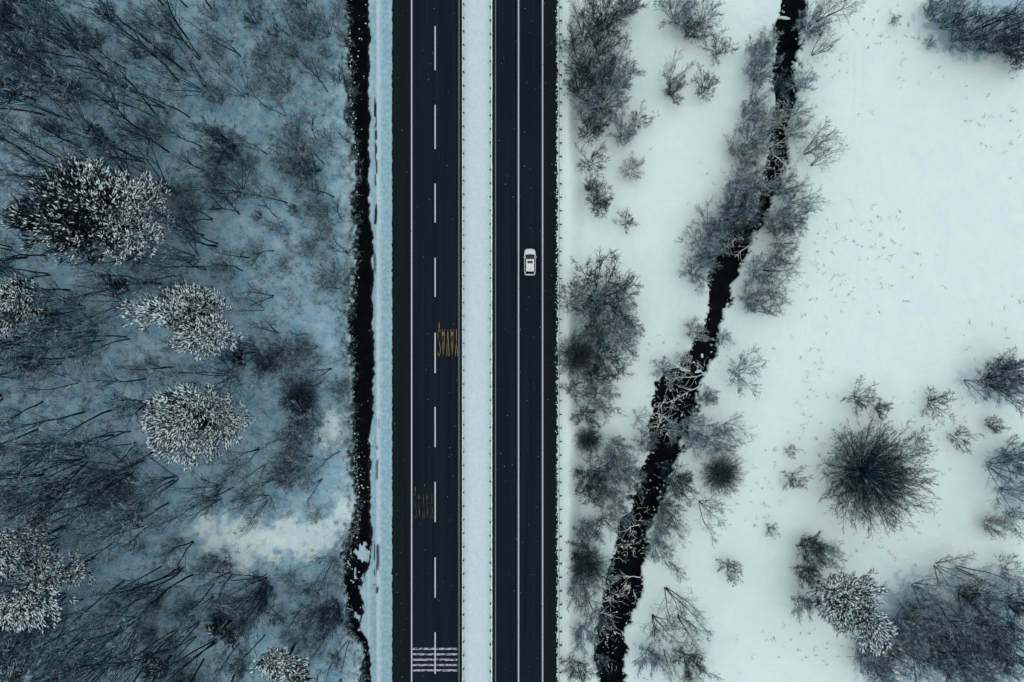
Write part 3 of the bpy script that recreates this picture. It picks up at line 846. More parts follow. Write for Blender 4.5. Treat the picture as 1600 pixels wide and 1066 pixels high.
def dark_conifer(px, py, h, w, label, seed):
    tm, cm, sm = pine_variant(seed, w, w, h, int(110 * w), .12, 4)
    p0 = at(px, py, 0); zg = ground_z(p0.x, p0.y); p = at(px, py, zg + .7 * h); zg = ground_z(p.x, p.y)
    o = link('dark_conifer', None, loc=(p.x, p.y, zg - .05)); tag(o, label, 'conifer', 'small dark conifers in the forest')
    link('trunk', tm, o); link('crown', cm, o); link('snow', sm, o)['kind'] = 'stuff'
dark_conifer(45, 1000, 7, 4.0, 'dark conifer without snow below the lower left pine pair', 31)
dark_conifer(243, 1048, 6, 2.8, 'dark conifer at the bottom edge left of the cut-off snowy pine', 33)
dark_conifer(345, 985, 5, 2.6, 'dark conifer at the foot of the wide fan of bare stems', 35)
dark_conifer(22, 140, 6, 2.8, 'dark conifer near the left edge high in the forest', 37)
dark_conifer(163, 22, 5, 1.8, 'small dark conifer at the top edge of the forest', 39)
dark_conifer(152, 210, 4, 2.0, 'small dark conifer just above the right end of the broadest pine', 41)
dark_conifer(185, 452, 4, 2.2, 'small dark conifer squeezed between the broadest pine and white oval pine', 43)
dark_conifer(368, 560, 3, 1.4, 'tiny dark conifer right of the white oval pine', 45)
dark_conifer(205, 805, 4, 1.6, 'narrow dark conifer between the big round pine and the lower left pair', 47)

# ---- forest on the left: bare trees and brush
PINES = [(70,325,75,70),(150,355,60,60),(222,352,58,58),(8,486,40,42),(283,506,85,55),(325,664,92,72),(22,855,48,50),(68,912,68,58),(430,1048,66,48),(45,1000,45,30)]
CLEAR = [(385,838,84,42),(515,670,24,26),(470,838,90,34),(542,800,20,40),(60,420,0,0),(285,960,24,16),(160,440,30,12)]
LM = [('broadest pine', 138, 335), ('broadest pine', 60, 320), ('broadest pine', 225, 355), ('cut-off left pine', 8, 486),
      ('white oval pine', 283, 506), ('large round white pine', 325, 664), ('left edge pine', 22, 855), ('lower left pine', 68, 912),
      ('bottom edge pine', 430, 1048), ('dark conifer by the left edge', 22, 140), ('top edge dark conifer', 163, 22),
      ('small dark conifer above the broadest pine', 152, 210), ('snowy clearing', 375, 838), ('small snow gap by the ditch', 515, 670),
      ('ditch bulge', 537, 900), ('narrow dark conifer', 205, 805), ('upper broad dark bush', 345, 225),
      ('widest fan of bare stems', 415, 905), ('radial forest bush', 468, 622), ('top left photo corner', 0, 0), ('bottom left photo corner', 0, 1066),
      ('ditch opposite the yellow word', 545, 535), ('ditch opposite the white car', 553, 410), ('ditch opposite the rumble bars', 566, 1040),
      ("ditch's top end", 543, 10), ('ditch opposite the faded word', 556, 790), ('ditch opposite the third lane dash', 556, 310), ('ditch opposite the second lane dash', 548, 195),
      ('white oval pine', 283, 506), ('dark conifer below the pine pair', 45, 1000), ('dark conifer left of the bottom edge pine', 243, 1048)]
used_labels = set()
def where(head, px, py):
    """phrase that places a plant by the landmark nearest to it"""
    c = sorted((math.hypot(px - a, py - b), n, a, b) for n, a, b in LM)
    best = None
    for d, n, a, b in c[:10]:
        dx, dy = px - a, py - b; an = math.degrees(math.atan2(-dy, dx)) % 360
        w = ('right of', 'up right of', 'above', 'up left of', 'left of', 'down left of', 'below', 'down right of')[int((an + 22.5) // 45) % 8]
        q = 'close ' if d < 60 else 'some way ' if d < 115 else 'well '
        t = head + ' ' + q + w + ' the ' + n
        if len(t.split()) > 16: continue
        if best is None: best = t
        if t not in used_labels:
            used_labels.add(t); return t
    return best
taken = []
def free(px, py, d):
    for a, b, dd in taken:
        if (a - px) ** 2 + (b - py) ** 2 < (min(d, dd)) ** 2: return False
    return True
nb = dict(tall=0, brush=0)
tries = 0
fr = random.Random(21)
while (nb['tall'] < 240 or nb['brush'] < 125) and tries < 20000:
    tries += 1
    px, py = fr.uniform(-25, 548), fr.uniform(-25, 1090)
    edge = np.interp(py, dl[:, 0], dl[:, 1])
    if px > edge - 6: continue
    if any(((px - a) / c) ** 2 + ((py - b) / d) ** 2 < 1 for a, b, c, d in CLEAR if c): continue
    tall_p = .86 if px < 330 else .68 if px < 450 else .45
    want = 'tall' if fr.random() < tall_p else 'brush'
    if nb[want] >= (240 if want == 'tall' else 125): continue
    inp = any(((px - a) / c) ** 2 + ((py - b) / d) ** 2 < .7 for a, b, c, d in PINES)
    if inp and fr.random() < .8: continue
    if not free(px, py, 20 if want == 'tall' else 17): continue
    taken.append((px, py, 20 if want == 'tall' else 17)); nb[want] += 1
    lean = (fr.gauss(-.05, .04), fr.gauss(.05 if py < 400 else -.03, .04))
    if want == 'tall':
        k = fr.choice(('tall', 'tall', 'forked', 'forked', 'forked', 'fan'))
        h = fr.uniform(11, 17) * (.58 if px > 440 else .7 if px > 380 else .88 if px > 300 else 1)
        f = 1 if fr.random() < .5 else 0
        ds = {'tall': 'single-stemmed tree', 'forked': 'tree of a few close trunks', 'fan': 'fan-stemmed tree'}[k]
        plant('bare_tree', k, f, px, py, h, where(('frosted ' if f else 'dark ') + ds, px, py), 'tree', 'bare trees of the forest left of the road', lean=lean, at_base=True)
    else:
        k = fr.choice(('shrub', 'shrub', 'thicket'))
        h = fr.uniform(2.2, 3.6) if k == 'shrub' else fr.uniform(3.5, 6)
        f = 0 if fr.random() < .25 else 1
        plant('bare_shrub', k, f, px, py, h, where(('frosted ' if f else 'dark ') + ('low open shrub' if k == 'shrub' else 'dense shrub'), px, py), 'shrub', 'shrubs of the forest left of the road', lean=lean, at_base=True)

# individually placed plants of the wood
plant('bare_tree', 'fan', 0, 415, 905, 12, 'widest fan of bare stems below the snowy clearing, leaning down left', 'tree', at_base=True, lean=(-.25, -.2), wide=1.2)
plant('bare_tree', 'fan', 0, 132, 480, 10, 'bare fan of dark stems between the cut-off left pine and white oval pine', 'tree', at_base=True, lean=(-.3, .05), wide=.9)
plant('bare_shrub', 'thicket', 0, 345, 225, 6, 'upper broad dark bush, right of the broadest pine and higher up', 'shrub', wide=1.1)
plant('bare_shrub', 'round', 0, 468, 622, 3.6, 'round dark radial bush right of the large round white pine', 'shrub')
plant('bare_shrub', 'thicket', 0, 418, 568, 4, 'dark compact bush between the two big white pines on their road side', 'shrub')

# ------------------------------------------------------------------ plants right of the road
G_ROW = 'bare trees in the row at the foot of the road bank'
for px, py, k, f, h, w, lb in [
    (927,195,'thicket',0,6,.8,'dark thicket at the lower tip of the long roadside tree row'),
    (912,128,'thicket',0,7,.8,'dark thicket on the road side of the long tree row'),
    (946,150,'thicket',1,6.5,1.0,'frosted thicket on the field side near the long row\'s lower tip'),
    (934,108,'fan',0,9,.9,'tall bare fan tree in the middle of the long roadside row'),
    (962,112,'thicket',1,6.5,1.0,'frosted bulge of brush furthest out in the field from the long row'),
    (915,80,'fan',0,10,.8,'bare fan tree with long straight stems in the upper roadside row'),
    (945,62,'fan',0,9,.9,'bare fan tree on the field side of the upper roadside row'),
    (918,30,'fan',0,10,.8,'dark bare tree nearest the top frame edge in the roadside row'),
    (950,22,'thicket',0,7,.9,'dark thicket at the top frame edge in the roadside row'),
    (901,64,'shrub',0,3,.9,'small dark shrub on the bank left of the roadside row')]:
    plant('bare_tree' if k == 'fan' else 'thicket', k, f, px, py, h, lb, 'tree' if k == 'fan' else 'thicket', G_ROW, at_base=False, wide=w * 1.28)
S_F = 'shrubs scattered over the snowy field'
for px, py, k, f, h, w, lb in [
    (985,8,'thicket',1,4,.8,'frosted shrub at the top edge right beside the roadside row'),
    (1062,18,'thicket',1,5,1.0,'large frosted shrub at the top edge mid field'),
    (1083,45,'thicket',0,4,.9,'dark shrub just below the large frosted one at the top edge'),
    (1103,22,'shrub',1,4,1.1,'loose frosted shrub right of the large one at the top edge'),
    (1127,74,'shrub',0,3.4,1.0,'lone shrub leaning right below the top edge shrubs'),
    (1056,112,'fan',1,6,.8,'tall branching shrub above the paired clump mid field'),
    (1053,140,'thicket',0,3.5,.9,'dark low thicket, left of the close pair mid field'),
    (1104,132,'shrub',0,3.8,1.0,'small upright shrub, right of the close pair mid field'),
    (976,208,'thicket',1,4,.9,'frosted shrub below the long roadside row\'s tip'),
    (1000,184,'shrub',0,3.2,.8,'thin stemmed shrub leaning up right beside the frosted one'),
    (988,262,'thicket',2,3.4,1.0,'snow-capped low shrub below the roadside row\'s tip'),
    (925,250,'shrub',0,4,.9,'open shrub on the bank foot above a dark tall bush'),
    (938,316,'thicket',0,5.0,.75,'dark tall bush by the bank foot below the roadside row'),
    (925,292,'thicket',0,3.5,.8,'dark thicket touching the upper side of the tall bank bush'),
    (981,345,'shrub',0,3.0,.8,'small shrub right of the dark tall bank bush'),
    (1160,583,'shrub',1,5.2,.85,'pale open radial shrub right of the creek mid height'),
    (1130,742,'round',0,3.6,.85,'round brown bush right of the creek above the open leaning tree'),
    (1144,891,'shrub',0,3.4,1.0,'lone star-shaped shrub in the lower field'),
    (1205,828,'shrub',0,1.8,.9,'tiny shrub left of the snow-crusted evergreen'),
    (1347,625,'shrub',0,3.6,1.0,'left half of the twin shrub above the big round bush'),
    (1377,638,'thicket',0,3.0,.7,'dense right half of the twin shrub above the big round bush'),
    (1464,630,'shrub',0,3.6,1.0,'lone open shrub right of the twin shrub'),
    (1443,690,'shrub',1,3.0,.9,'faint twiggy shrub at the upper right of the big round bush'),
    (1505,685,'shrub',0,3.2,.9,'sparse shrub right of the big round bush'),
    (1555,665,'shrub',0,3.0,.9,'sparse shrub near the right frame edge below the dark thicket'),
    (1238,705,'shrub',0,2.2,.7,'small dark shrub, upper one left of the big round bush'),
    (1242,752,'shrub',0,3.2,.9,'ragged shrub, lower one left of the big round bush'),
    (1399,30,'shrub',0,1.8,.7,'tiny dark shrub at the top of the open field'),
    (1455,67,'shrub',1,1.8,.8,'tiny pale shrub below the top right wood'),
    (1134,527,'shrub',1,2.6,.8,'faint small shrub right of the creek above the pale radial shrub')]:
    plant('bare_shrub' if k != 'fan' else 'bare_tree', k, f, px, py, h, lb, 'shrub', S_F, wide=w * 1.28)
plant('round_bush', 'round', 0, 1374, 747, 9.6, 'big round dark bush of radiating stems in the lower right field', 'bush', wide=1.0)

G_B = 'trees and thickets on the bank between guardrail and creek'
for px, py, k, f, h, w, lb in [
    (938,462,'thicket',0,7.5,1.15,'dark frosted round thicket at the top of the mid bank clump'),
    (958,478,'thicket',1,7,1.0,'frosted thicket on the field side of the mid bank clump'),
    (893,470,'fan',0,7.5,.75,'open brown tree hanging over the guardrail mid bank'),
    (930,512,'fan',0,7,.9,'dark fan tree in the heart of the mid bank clump'),
    (972,520,'thicket',1,6,.95,'pale frosted thicket at the lower right of the mid bank clump'),
    (902,556,'round',0,4.6,.7,'dark radial bush at the lower left of the mid bank clump'),
    (944,552,'thicket',0,6,.95,'dark thicket at the bottom of the mid bank clump'),
    (978,583,'spread',0,5,.6,'small tree lying right with its bare dark trunk below the mid clump'),
    (932,590,'thicket',0,5,.8,'dark thicket left of the small tree with the bare trunk'),
    (897,608,'shrub',0,3.6,.9,'open shrub by the guardrail below the mid bank clump'),
    (938,622,'thicket',1,5,.9,'frosted thicket above the chain of dark bank bushes'),
    (918,650,'thicket',0,4.5,.75,'dark bush, upper one of the chain by the guardrail'),
    (921,688,'round',0,2.8,.75,'dark round bush, lower one of the chain by the guardrail'),
    (965,700,'thicket',1,4.5,.8,'frosted thicket left of the creek bend'),
    (968,728,'thicket',1,5.5,.9,'pale frosted thicket hanging toward the creek below the bend'),
    (928,745,'thicket',0,5.5,.9,'dark thicket by the guardrail below the creek bend'),
    (930,770,'thicket',0,5.0,.75,'dark broad thicket left of the snow gap in the bank'),
    (955,765,'thicket',1,5,.8,'mixed thicket between the dark broad one and the creek'),
    (948,822,'fan',0,7,.85,'dark tree whose branches streak over the creek'),
    (918,830,'thicket',1,5,.8,'brownish thicket beside the guardrail left of the streaking tree'),
    (912,858,'thicket',0,4.5,.75,'dull thicket by the guardrail below the streaking tree'),
    (918,888,'round',0,4.0,.75,'dark radial bush with one long pale twig toward the guardrail'),
    (905,925,'thicket',1,4.5,.8,'pale thicket by the guardrail above the snow-streaked tree'),
    (922,952,'fan',0,7,.85,'dark tree with white snow-streaked branches over the lower creek'),
    (938,965,'fan',1,6,.7,'frosted tree reaching over the water at the lower creek'),
    (912,992,'thicket',1,4.5,.8,'pale thicket below the snow-streaked tree'),
    (904,1048,'thicket',0,4.5,.8,'dark thicket at the bottom edge by the guardrail'),
    (936,1035,'fan',1,5,.7,'frosted tree at the bottom edge left of the creek')]:
    plant('bare_tree' if k in ('fan', 'spread') else 'thicket', k, f, px, py, h, lb, 'tree' if k in ('fan', 'spread') else 'thicket', G_B, wide=w * 1.28)

G_C = 'trees and thickets along the creek'
for px, py, k, f, h, w, lb in [
    (1192,80,'thicket',1,4.5,.8,'frosted thicket left of the creek below its snow bridge'),
    (1188,112,'thicket',1,5,.9,'wide frosted thicket left of the upper creek'),
    (1185,152,'fan',1,5.5,.8,'frosted fan tree left of the upper creek, branches toward the water'),
    (1218,135,'fan',1,5,.7,'frosted tree bending over the water in the upper creek'),
    (1175,175,'thicket',1,4,.8,'frosted thicket level with the first snowy branches over the creek'),
    (1182,212,'thicket',1,5,.9,'frosted thicket left of the snowy branch tangle'),
    (1150,232,'thicket',2,3.6,.9,'white snow-crusted shrub furthest left of the upper creek'),
    (1172,268,'thicket',2,4.5,.9,'snow-crusted thicket left of the branch tangle'),
    (1160,305,'thicket',1,6,.95,'grey thicket left of the creek above its narrow elbow'),
    (1180,335,'fan',1,5.5,.8,'brown twiggy tree bending over the creek elbow'),
    (1140,335,'shrub',1,4,1.0,'pale shrub left of the creek elbow'),
    (1125,362,'thicket',1,5,.9,'grey thicket on the left shore of the creek elbow'),
    (1152,352,'thicket',0,5,.85,'dark twig mass right over the creek elbow'),
    (1100,378,'shrub',1,4,1.0,'pale open shrub left of the creek below its elbow'),
    (1090,423,'thicket',1,4.6,.9,'grey thicket left of the widest bend of black water'),
    (1092,452,'spread',0,4,.55,'small tree with a visible bough left of the black water'),
    (1087,515,'thicket',2,4,.8,'snowy frosted thicket left of the straight creek reach'),
    (1040,575,'shrub',1,3.6,1.0,'faint shrub left of the snowy creek bridge'),
    (1000,655,'fan',1,5,.7,'faint bare tree leaning left beside the branch-crossed creek'),
    (1297,12,'spread',0,8,.75,'bare tree at the top edge right of the creek, trunk pointing up right'),
    (1272,38,'thicket',1,4.5,.9,'frosted thicket right of the snow bridge'),
    (1283,72,'spread',0,6,.7,'bare tree right of the upper creek with its trunk pointing right'),
    (1254,130,'shrub',1,3.6,.9,'small pale shrub on the right shore of the upper creek'),
    (1246,200,'thicket',2,4,.8,'snow-laden low thicket at the right shore by the branch tangle'),
    (1275,228,'spread',0,8,.85,'large bare tree fanning right from the branch tangle'),
    (1282,250,'spread',0,6,.7,'bare tree behind the large one, lower boughs to the right'),
    (1252,308,'spread',1,7,.85,'wide bare tree right of the creek below the branch tangle'),
    (1240,340,'thicket',1,5,.9,'pale twiggy thicket under the wide bare tree'),
    (1230,372,'fan',0,6.5,.8,'dark fan tree right of the creek elbow'),
    (1208,418,'spread',0,7,.75,'bare tree right of the creek with forked dark boughs'),
    (1190,425,'thicket',1,4.5,.9,'pale thicket at the foot of the forked bare tree'),
    (1188,482,'spread',0,7,.75,'bare tree lying right of the straight creek reach'),
    (1178,468,'thicket',1,4.5,.9,'pale thicket at the foot of the tree beside the straight reach'),
    (1108,620,'thicket',1,3.5,.75,'frosted shrub right of the branch-crossed creek'),
    (1145,668,'spread',1,7,.85,'wide grey bare tree right of the creek, lone in the field edge'),
    (1120,690,'thicket',1,5,.9,'grey thicket between the creek and the wide grey tree'),
    (1080,668,'thicket',1,5,.9,'grey thicket on the right shore of the branch-crossed creek'),
    (1088,695,'fan',1,5.5,.8,'grey fan tree below the right shore thicket'),
    (1060,755,'thicket',0,5.5,.95,'dark thicket on the right shore below the creek bend'),
    (1105,795,'spread',0,8,.75,'open bare tree with dark boughs leaning down right below the round brown bush'),
    (1058,815,'spread',0,6.5,.65,'bare tree leaning down right between the creek and the open bare tree'),
    (1035,822,'thicket',1,4.5,.8,'pale thicket at the right shore below the creek bend'),
    (1030,858,'thicket',1,4.5,.8,'pale thicket at the right shore by the drift ice'),
    (1052,888,'spread',0,5.5,.65,'low bare tree right of the lower creek'),
    (1052,938,'spread',0,9.5,.75,'tall bare tree right of the lower creek, upper of the two long ones'),
    (1032,985,'spread',0,10,.72,'tall bare tree right of the lower creek, lower of the two long ones'),
    (1070,980,'spread',0,8,.65,'bare tree with straight boughs between the long trees and the field'),
    (1018,1030,'thicket',1,4.5,.8,'grey thicket at the bottom edge right of the creek'),
    (1045,1030,'spread',0,6,.65,'bare tree leaning over the bottom thickets right of the creek'),
    (1080,1040,'thicket',0,5,.95,'dark frosted thicket at the bottom edge, furthest right of the creek'),
    (1203,62,'shrub',2,3.5,.9,'snow-crusted shrub at the left shore just below the snow bridge'),
    (1206,182,'thicket',2,3.8,.75,'snow-crusted thicket overhanging the creek where the tangle begins'),
    (1200,232,'fan',2,4.5,.7,'snow-crusted twiggy tree bending into the heart of the tangle'),
    (1168,243,'thicket',1,4.2,.8,'grey thicket between the snow-crusted shrub and the tangle'),
    (1192,288,'fan',2,4.5,.7,'snow-crusted tree bending into the lower end of the tangle'),
    (1150,322,'thicket',1,4.5,.8,'grey thicket behind the brown tree at the creek elbow'),
    (1172,318,'thicket',0,4.5,.8,'dark thicket in front of the brown tree at the creek elbow'),
    (1112,350,'shrub',1,4.0,1.0,'pale thin shrub furthest left of the creek elbow'),
    (1232,292,'thicket',1,4.5,.8,'pale thicket on the right shore at the tangle\'s lower end'),
    (1246,172,'shrub',1,3.4,.9,'pale shrub on the right shore above the tangle'),
    (1214,352,'thicket',1,4.5,.8,'pale thicket on the right shore of the creek elbow'),
    (1222,400,'thicket',1,4.0,.8,'pale thicket above the forked bare tree at the creek'),
    (1212,458,'shrub',1,3.8,1.0,'pale open shrub between the forked tree and the one lying right'),
    (1104,402,'thicket',1,3.8,.8,'grey thicket on the left shore just below the creek elbow'),
    (1068,560,'shrub',2,2.6,.8,'snow-crusted low shrub at the left end of the snowy creek bridge'),
    (1010,690,'thicket',1,4.0,.75,'grey thicket on the left shore at the foot of the pool'),
    (985,745,'thicket',1,4.5,.75,'grey thicket leaning over the creek below the bend'),
    (968,800,'thicket',1,4.5,.75,'grey thicket over the left shore beside the streaking tree'),
    (945,905,'shrub',1,3.6,.9,'pale shrub on the left shore above the snow-streaked tree'),
    (1042,795,'thicket',0,4.0,.75,'dark low thicket on the right shore above the drift ice')]:
    ti = k in ('fan', 'spread')
    # creek-side trees reach outward over the bank
    ln = None
    if k == 'spread':
        v = Vector((px - 800, 533 - py)).normalized(); ln = (v.x * .28, v.y * .28)
    plant('bare_tree' if ti else 'thicket', k, f, px, py, h, lb, 'tree' if ti else 'thicket', G_C, wide=w * 1.3, lean=ln)

G_R = 'plants of the woods at the right frame edge'
for px, py, k, f, h, w, lb in [
    (1470,14,'thicket',1,5,1.0,'pale thicket at the left tip of the top right wood'),
    (1500,22,'fan',0,8,.9,'bare tree second from the left in the top right wood'),
    (1525,8,'forked',0,10,.9,'bare tree on the top edge of the top right wood'),
    (1532,40,'fan',0,8,.9,'bare tree on the lower edge of the top right wood, middle'),
    (1560,25,'forked',0,11,.9,'dark tree with visible trunks in the middle of the top right wood'),
    (1575,60,'fan',0,8,1.0,'bare fan tree at the lower right of the top right wood'),
    (1590,20,'forked',0,11,1.0,'dark tree in the very corner of the top right wood'),
    (1548,62,'thicket',1,5,1.0,'frosted thicket at the lowest rim of the top right wood'),
    (1597,62,'thicket',0,6,1.0,'dark thicket against the right edge of the top right wood'),
    (1595,90,'shrub',1,3.5,1.0,'pale low shrub below the top right wood at the frame edge'),
    (1500,55,'shrub',1,3.5,1.0,'pale shrub below the second bare tree in the top right wood'),
    (1530,596,'spread',1,6,.8,'frosted bare tree with a dark trunk piece at the right edge thicket'),
    (1568,598,'thicket',0,6,1.0,'dark dense thicket at the right frame edge, mid height'),
    (1592,585,'thicket',1,6,.9,'frosted thicket cut by the right frame edge, mid height'),
    (1580,735,'fan',1,9,1.0,'bluish bare tree at the right edge beside the big round bush'),
    (1595,775,'fan',1,8,.9,'pale bare tree cut by the right frame edge below the bluish one'),
    (1556,822,'thicket',2,4,.85,'snowy shrub with dark stems above the lower right wood'),
    (1590,812,'shrub',1,4,.9,'pale shrub at the right frame edge above the lower right wood'),
    (1268,856,'thicket',0,5,.85,'dark frosted shrub at the upper left of the snow-crusted evergreen'),
    (1290,868,'thicket',1,4.5,.8,'frosted shrub touching the top of the snow-crusted evergreen'),
    (1262,898,'thicket',0,4.5,.8,'brown shrub at the left shoulder of the snow-crusted evergreen'),
    (1258,945,'thicket',1,4,.8,'pale shrub left of the snow-crusted evergreen'),
    (1490,898,'fan',2,8,.9,'leaning tree with snowed boughs at the top of the lower right wood'),
    (1530,905,'forked',2,10,.9,'snow-streaked tree near the right edge at the top of lower right wood'),
    (1455,930,'fan',1,8,.9,'bare fan tree at the left tip of the lower right wood'),
    (1500,960,'forked',1,11,1.0,'bare tree in the middle of the lower right wood'),
    (1555,950,'fan',1,9,1.0,'grey fan tree right of middle in the lower right wood'),
    (1530,1000,'spread',0,12,.9,'tree with a thick dark trunk at the right of the lower right wood'),
    (1420,985,'thicket',1,6,1.0,'grey thicket between snow-crusted evergreen and the lower right wood'),
    (1405,1030,'spread',0,10,.9,'tree with a dark forked trunk at the bottom of the lower right wood'),
    (1360,1030,'thicket',1,5,1.0,'grey thicket at the bottom edge below the snow-crusted evergreen'),
    (1455,1045,'fan',1,8,1.0,'grey fan tree at the bottom edge of the lower right wood'),
    (1500,1045,'fan',0,9,1.0,'dark fan tree at the bottom edge of the lower right wood'),
    (1560,1040,'thicket',1,6,1.0,'grey thicket at the bottom right corner'),
    (1590,985,'forked',1,11,.9,'bare tree cut by the right edge in the lower right wood'),
    (1440,965,'thicket',1,6,1.0,'grey thicket at the left flank of the lower right wood'),
    (1475,1005,'thicket',0,6,1.0,'dark thicket in the lower middle of the lower right wood'),
    (1520,935,'thicket',0,5,1.0,'dark thicket under the snow-streaked tree of the lower right wood'),
    (1545,985,'thicket',1,6,1.0,'grey thicket under the thick-trunked tree of the lower right wood'),
    (1385,1050,'thicket',1,5,1.0,'grey thicket on the bottom edge left of the forked trunk'),
    (1425,1010,'fan',1,8,.9,'grey fan tree just above the tree with the forked trunk'),
    (1580,1015,'thicket',0,6.5,1.0,'dark thicket near the bottom right corner under the cut bare tree'),
    (1530,1055,'thicket',1,6,1.0,'grey thicket on the bottom edge between dark fan tree and corner'),
    (1595,950,'thicket',0,6,.9,'dark thicket on the right edge above the cut bare tree'),
    (1595,720,'thicket',1,6,.9,'grey thicket on the right edge above the bluish bare tree'),
    (1585,900,'shrub',1,4,1.0,'pale open shrub at the right edge beside the snow-streaked tree')]:
    ti = k in ('fan', 'spread', 'forked')
    plant('bare_tree' if ti else 'thicket', k, f, px, py, h, lb, 'tree' if ti else 'thicket', G_R, wide=w * 1.28)

# ------------------------------------------------------------------ snow-laden boughs over the creek
def bough(pts, label, side=10, r0=.11, seed=0):
    r = random.Random(seed); S = Segs()
    P = [at(a, b, CREEK_Z + z) for a, b, z in pts]
    fine = []
    for a, b in zip(P[:-1], P[1:]):
        m = max(2, int((b - a).length / .5))
        for i in range(m): fine.append(a.lerp(b, i / m) + Vector((r.gauss(0, .06), r.gauss(0, .06), r.gauss(0, .04))))
    fine.append(P[-1]); n = len(fine)
    for i in range(n - 1):
        S.add(fine[i], fine[i + 1], r0 * (1 - .75 * i / n), r0 * (1 - .75 * (i + 1) / n))
    for j in range(side):
        i = r.randrange(1, n - 1); d = (fine[i + 1] - fine[i]).normalized(); pv = perp(d, r); pv.z = abs(pv.z) * .4
        q = fine[i]; L = r.uniform(.6, 2.4); dd = (d * .7 + pv * r.choice((.6, .9))).normalized(); rad = r.uniform(.03, .06)
        for s in range(3):
            dd = (dd + Vector((r.gauss(0, .2), r.gauss(0, .2), r.gauss(0, .1)))).normalized(); q2 = q + dd * L / 3
            S.add(q, q2, rad * (1 - s * .25), rad * (.8 - s * .25)); q = q2
    o = link('snowy_bough', S.mesh('snowy_bough', M_laden, 6, seed))
    o.data.polygons.foreach_set('use_smooth', [False] * len(o.data.polygons))
    tag(o, label, 'bough', 'snow-laden boughs over the creek')
B = [
 ([(1176,178,1.0),(1196,180,1.2),(1208,196,1.2),(1222,190,1.0),(1236,192,.9)], 'snowy bough arching across the upper end of the branch tangle'),
 ([(1229,204,1.3),(1240,218,1.4),(1247,232,1.2)], 'short white bough on the right shore of the branch tangle'),
 ([(1176,213,1.3),(1177,226,1.4),(1190,240,1.3)], 'curved white bough on the left shore of the branch tangle'),
 ([(1196,232,.8),(1214,224,1.0),(1232,220,1.1)], 'bough lying across black water in the middle of the tangle'),
 ([(1262,232,1.8),(1238,260,1.6),(1220,275,1.3),(1200,292,1.0),(1184,304,.8)], 'longest white bough crossing the tangle from the bare tree down left'),
 ([(1208,243,1.0),(1220,250,1.2),(1226,256,1.3),(1220,268,1.1)], 'hooked bough in the lower tangle beside the longest one'),
 ([(1162,286,1.4),(1178,258,1.6),(1194,246,1.5)], 'white bough pointing up right on the left of the tangle'),
 ([(1180,268,1.2),(1188,282,1.3),(1192,296,1.1)], 'short bough below the up-right one at the tangle'),
 ([(1222,324,1.2),(1204,334,1.1),(1190,345,1.0)], 'thin bough over the creek just above its elbow'),
 ([(1180,378,1.0),(1162,390,1.1),(1148,402,1.0)], 'snowy bough at the right of the creek elbow'),
 ([(1150,372,1.2),(1136,385,1.2),(1124,392,1.1)], 'arched bough across the left of the creek elbow'),
 ([(1102,598,1.3),(1078,611,1.2),(1060,622,1.0),(1044,628,.9),(1026,630,.8)], 'long white bough across the wide creek pool'),
 ([(1100,585,1.0),(1080,590,.9),(1048,591,.8)], 'bough across the head of the wide creek pool'),
 ([(1026,645,.8),(1038,652,.8),(1052,664,.7)], 'thin broken bough lying diagonally in the wide creek pool'),
 ([(1064,675,1.2),(1050,672,1.1),(1040,678,1.0),(1056,688,.8)], 'forked white bough at the foot of the wide creek pool'),
 ([(1028,668,1.2),(1033,655,1.2),(1027,645,1.0)], 'small white bough on the left shore of the wide creek pool'),
 ([(998,820,.9),(985,824,1.0),(975,830,1.1)], 'snowy bough beside the dark streaking tree'),
 ([(1002,902,1.2),(985,900,1.0),(976,902,.8)], 'small snowy bough crossing the lower creek from the right'),
 ([(928,946,1.6),(944,940,1.4),(955,938,1.2)], 'upper snowy bough of the snow-streaked tree at the lower creek'),
 ([(928,956,1.6),(945,958,1.4),(958,964,1.2)], 'lower snowy bough of the snow-streaked tree at the lower creek'),
]
for i, (p, lb) in enumerate(B): bough(p, lb, 12 if len(p) > 3 else 7, .10, 300 + i)

# ------------------------------------------------------------------ snow lumps, brush and stalks nobody could count
OCT_V = np.array([(1,0,0),(0,1,0),(-1,0,0),(0,-1,0),(0,0,1),(0,0,-.4),(.65,.65,.2),(-.6,.7,.25),(-.7,-.6,.2),(.6,-.7,.25)], float)
OCT_F = np.array([(0,6,4),(6,1,4),(1,7,4),(7,2,4),(2,8,4),(8,3,4),(3,9,4),(9,0,4),(6,0,5),(1,6,5),(7,1,5),(2,7,5),(8,2,5),(3,8,5),(9,3,5),(0,9,5)])
def lumps(name, items, m):
    V, F = [], []
    rs = np.random.RandomState(len(items))
    for i, (p, sx, sy, sz) in enumerate(items):
        a = rs.rand() * 6.28; c, s = math.cos(a), math.sin(a)
        v = OCT_V * (sx, sy, sz) * (1 + rs.uniform(-.2, .2, (10, 1)))
        v = np.stack([v[:, 0] * c - v[:, 1] * s, v[:, 0] * s + v[:, 1] * c, v[:, 2]], -1) + np.array(p[:])
        V.append(v); F.append(OCT_F + i * 10)
    o = link(name, mesh_np(name, np.concatenate(V), np.concatenate(F), [m], True)); o['kind'] = 'stuff'; return o
r = random.Random(5); items = []
def creek_pt(q, t):
    L_ = np.interp(q, cl[:, 0], cl[:, 1]); R_ = np.interp(q, cr[:, 0], cr[:, 1]); return at(lerp(L_, R_, t), q, CREEK_Z)
hot = [(190, 40), (255, 45), (375, 22), (575, 14), (625, 45), (660, 25), (800, 60), (850, 25), (925, 14), (990, 50)]
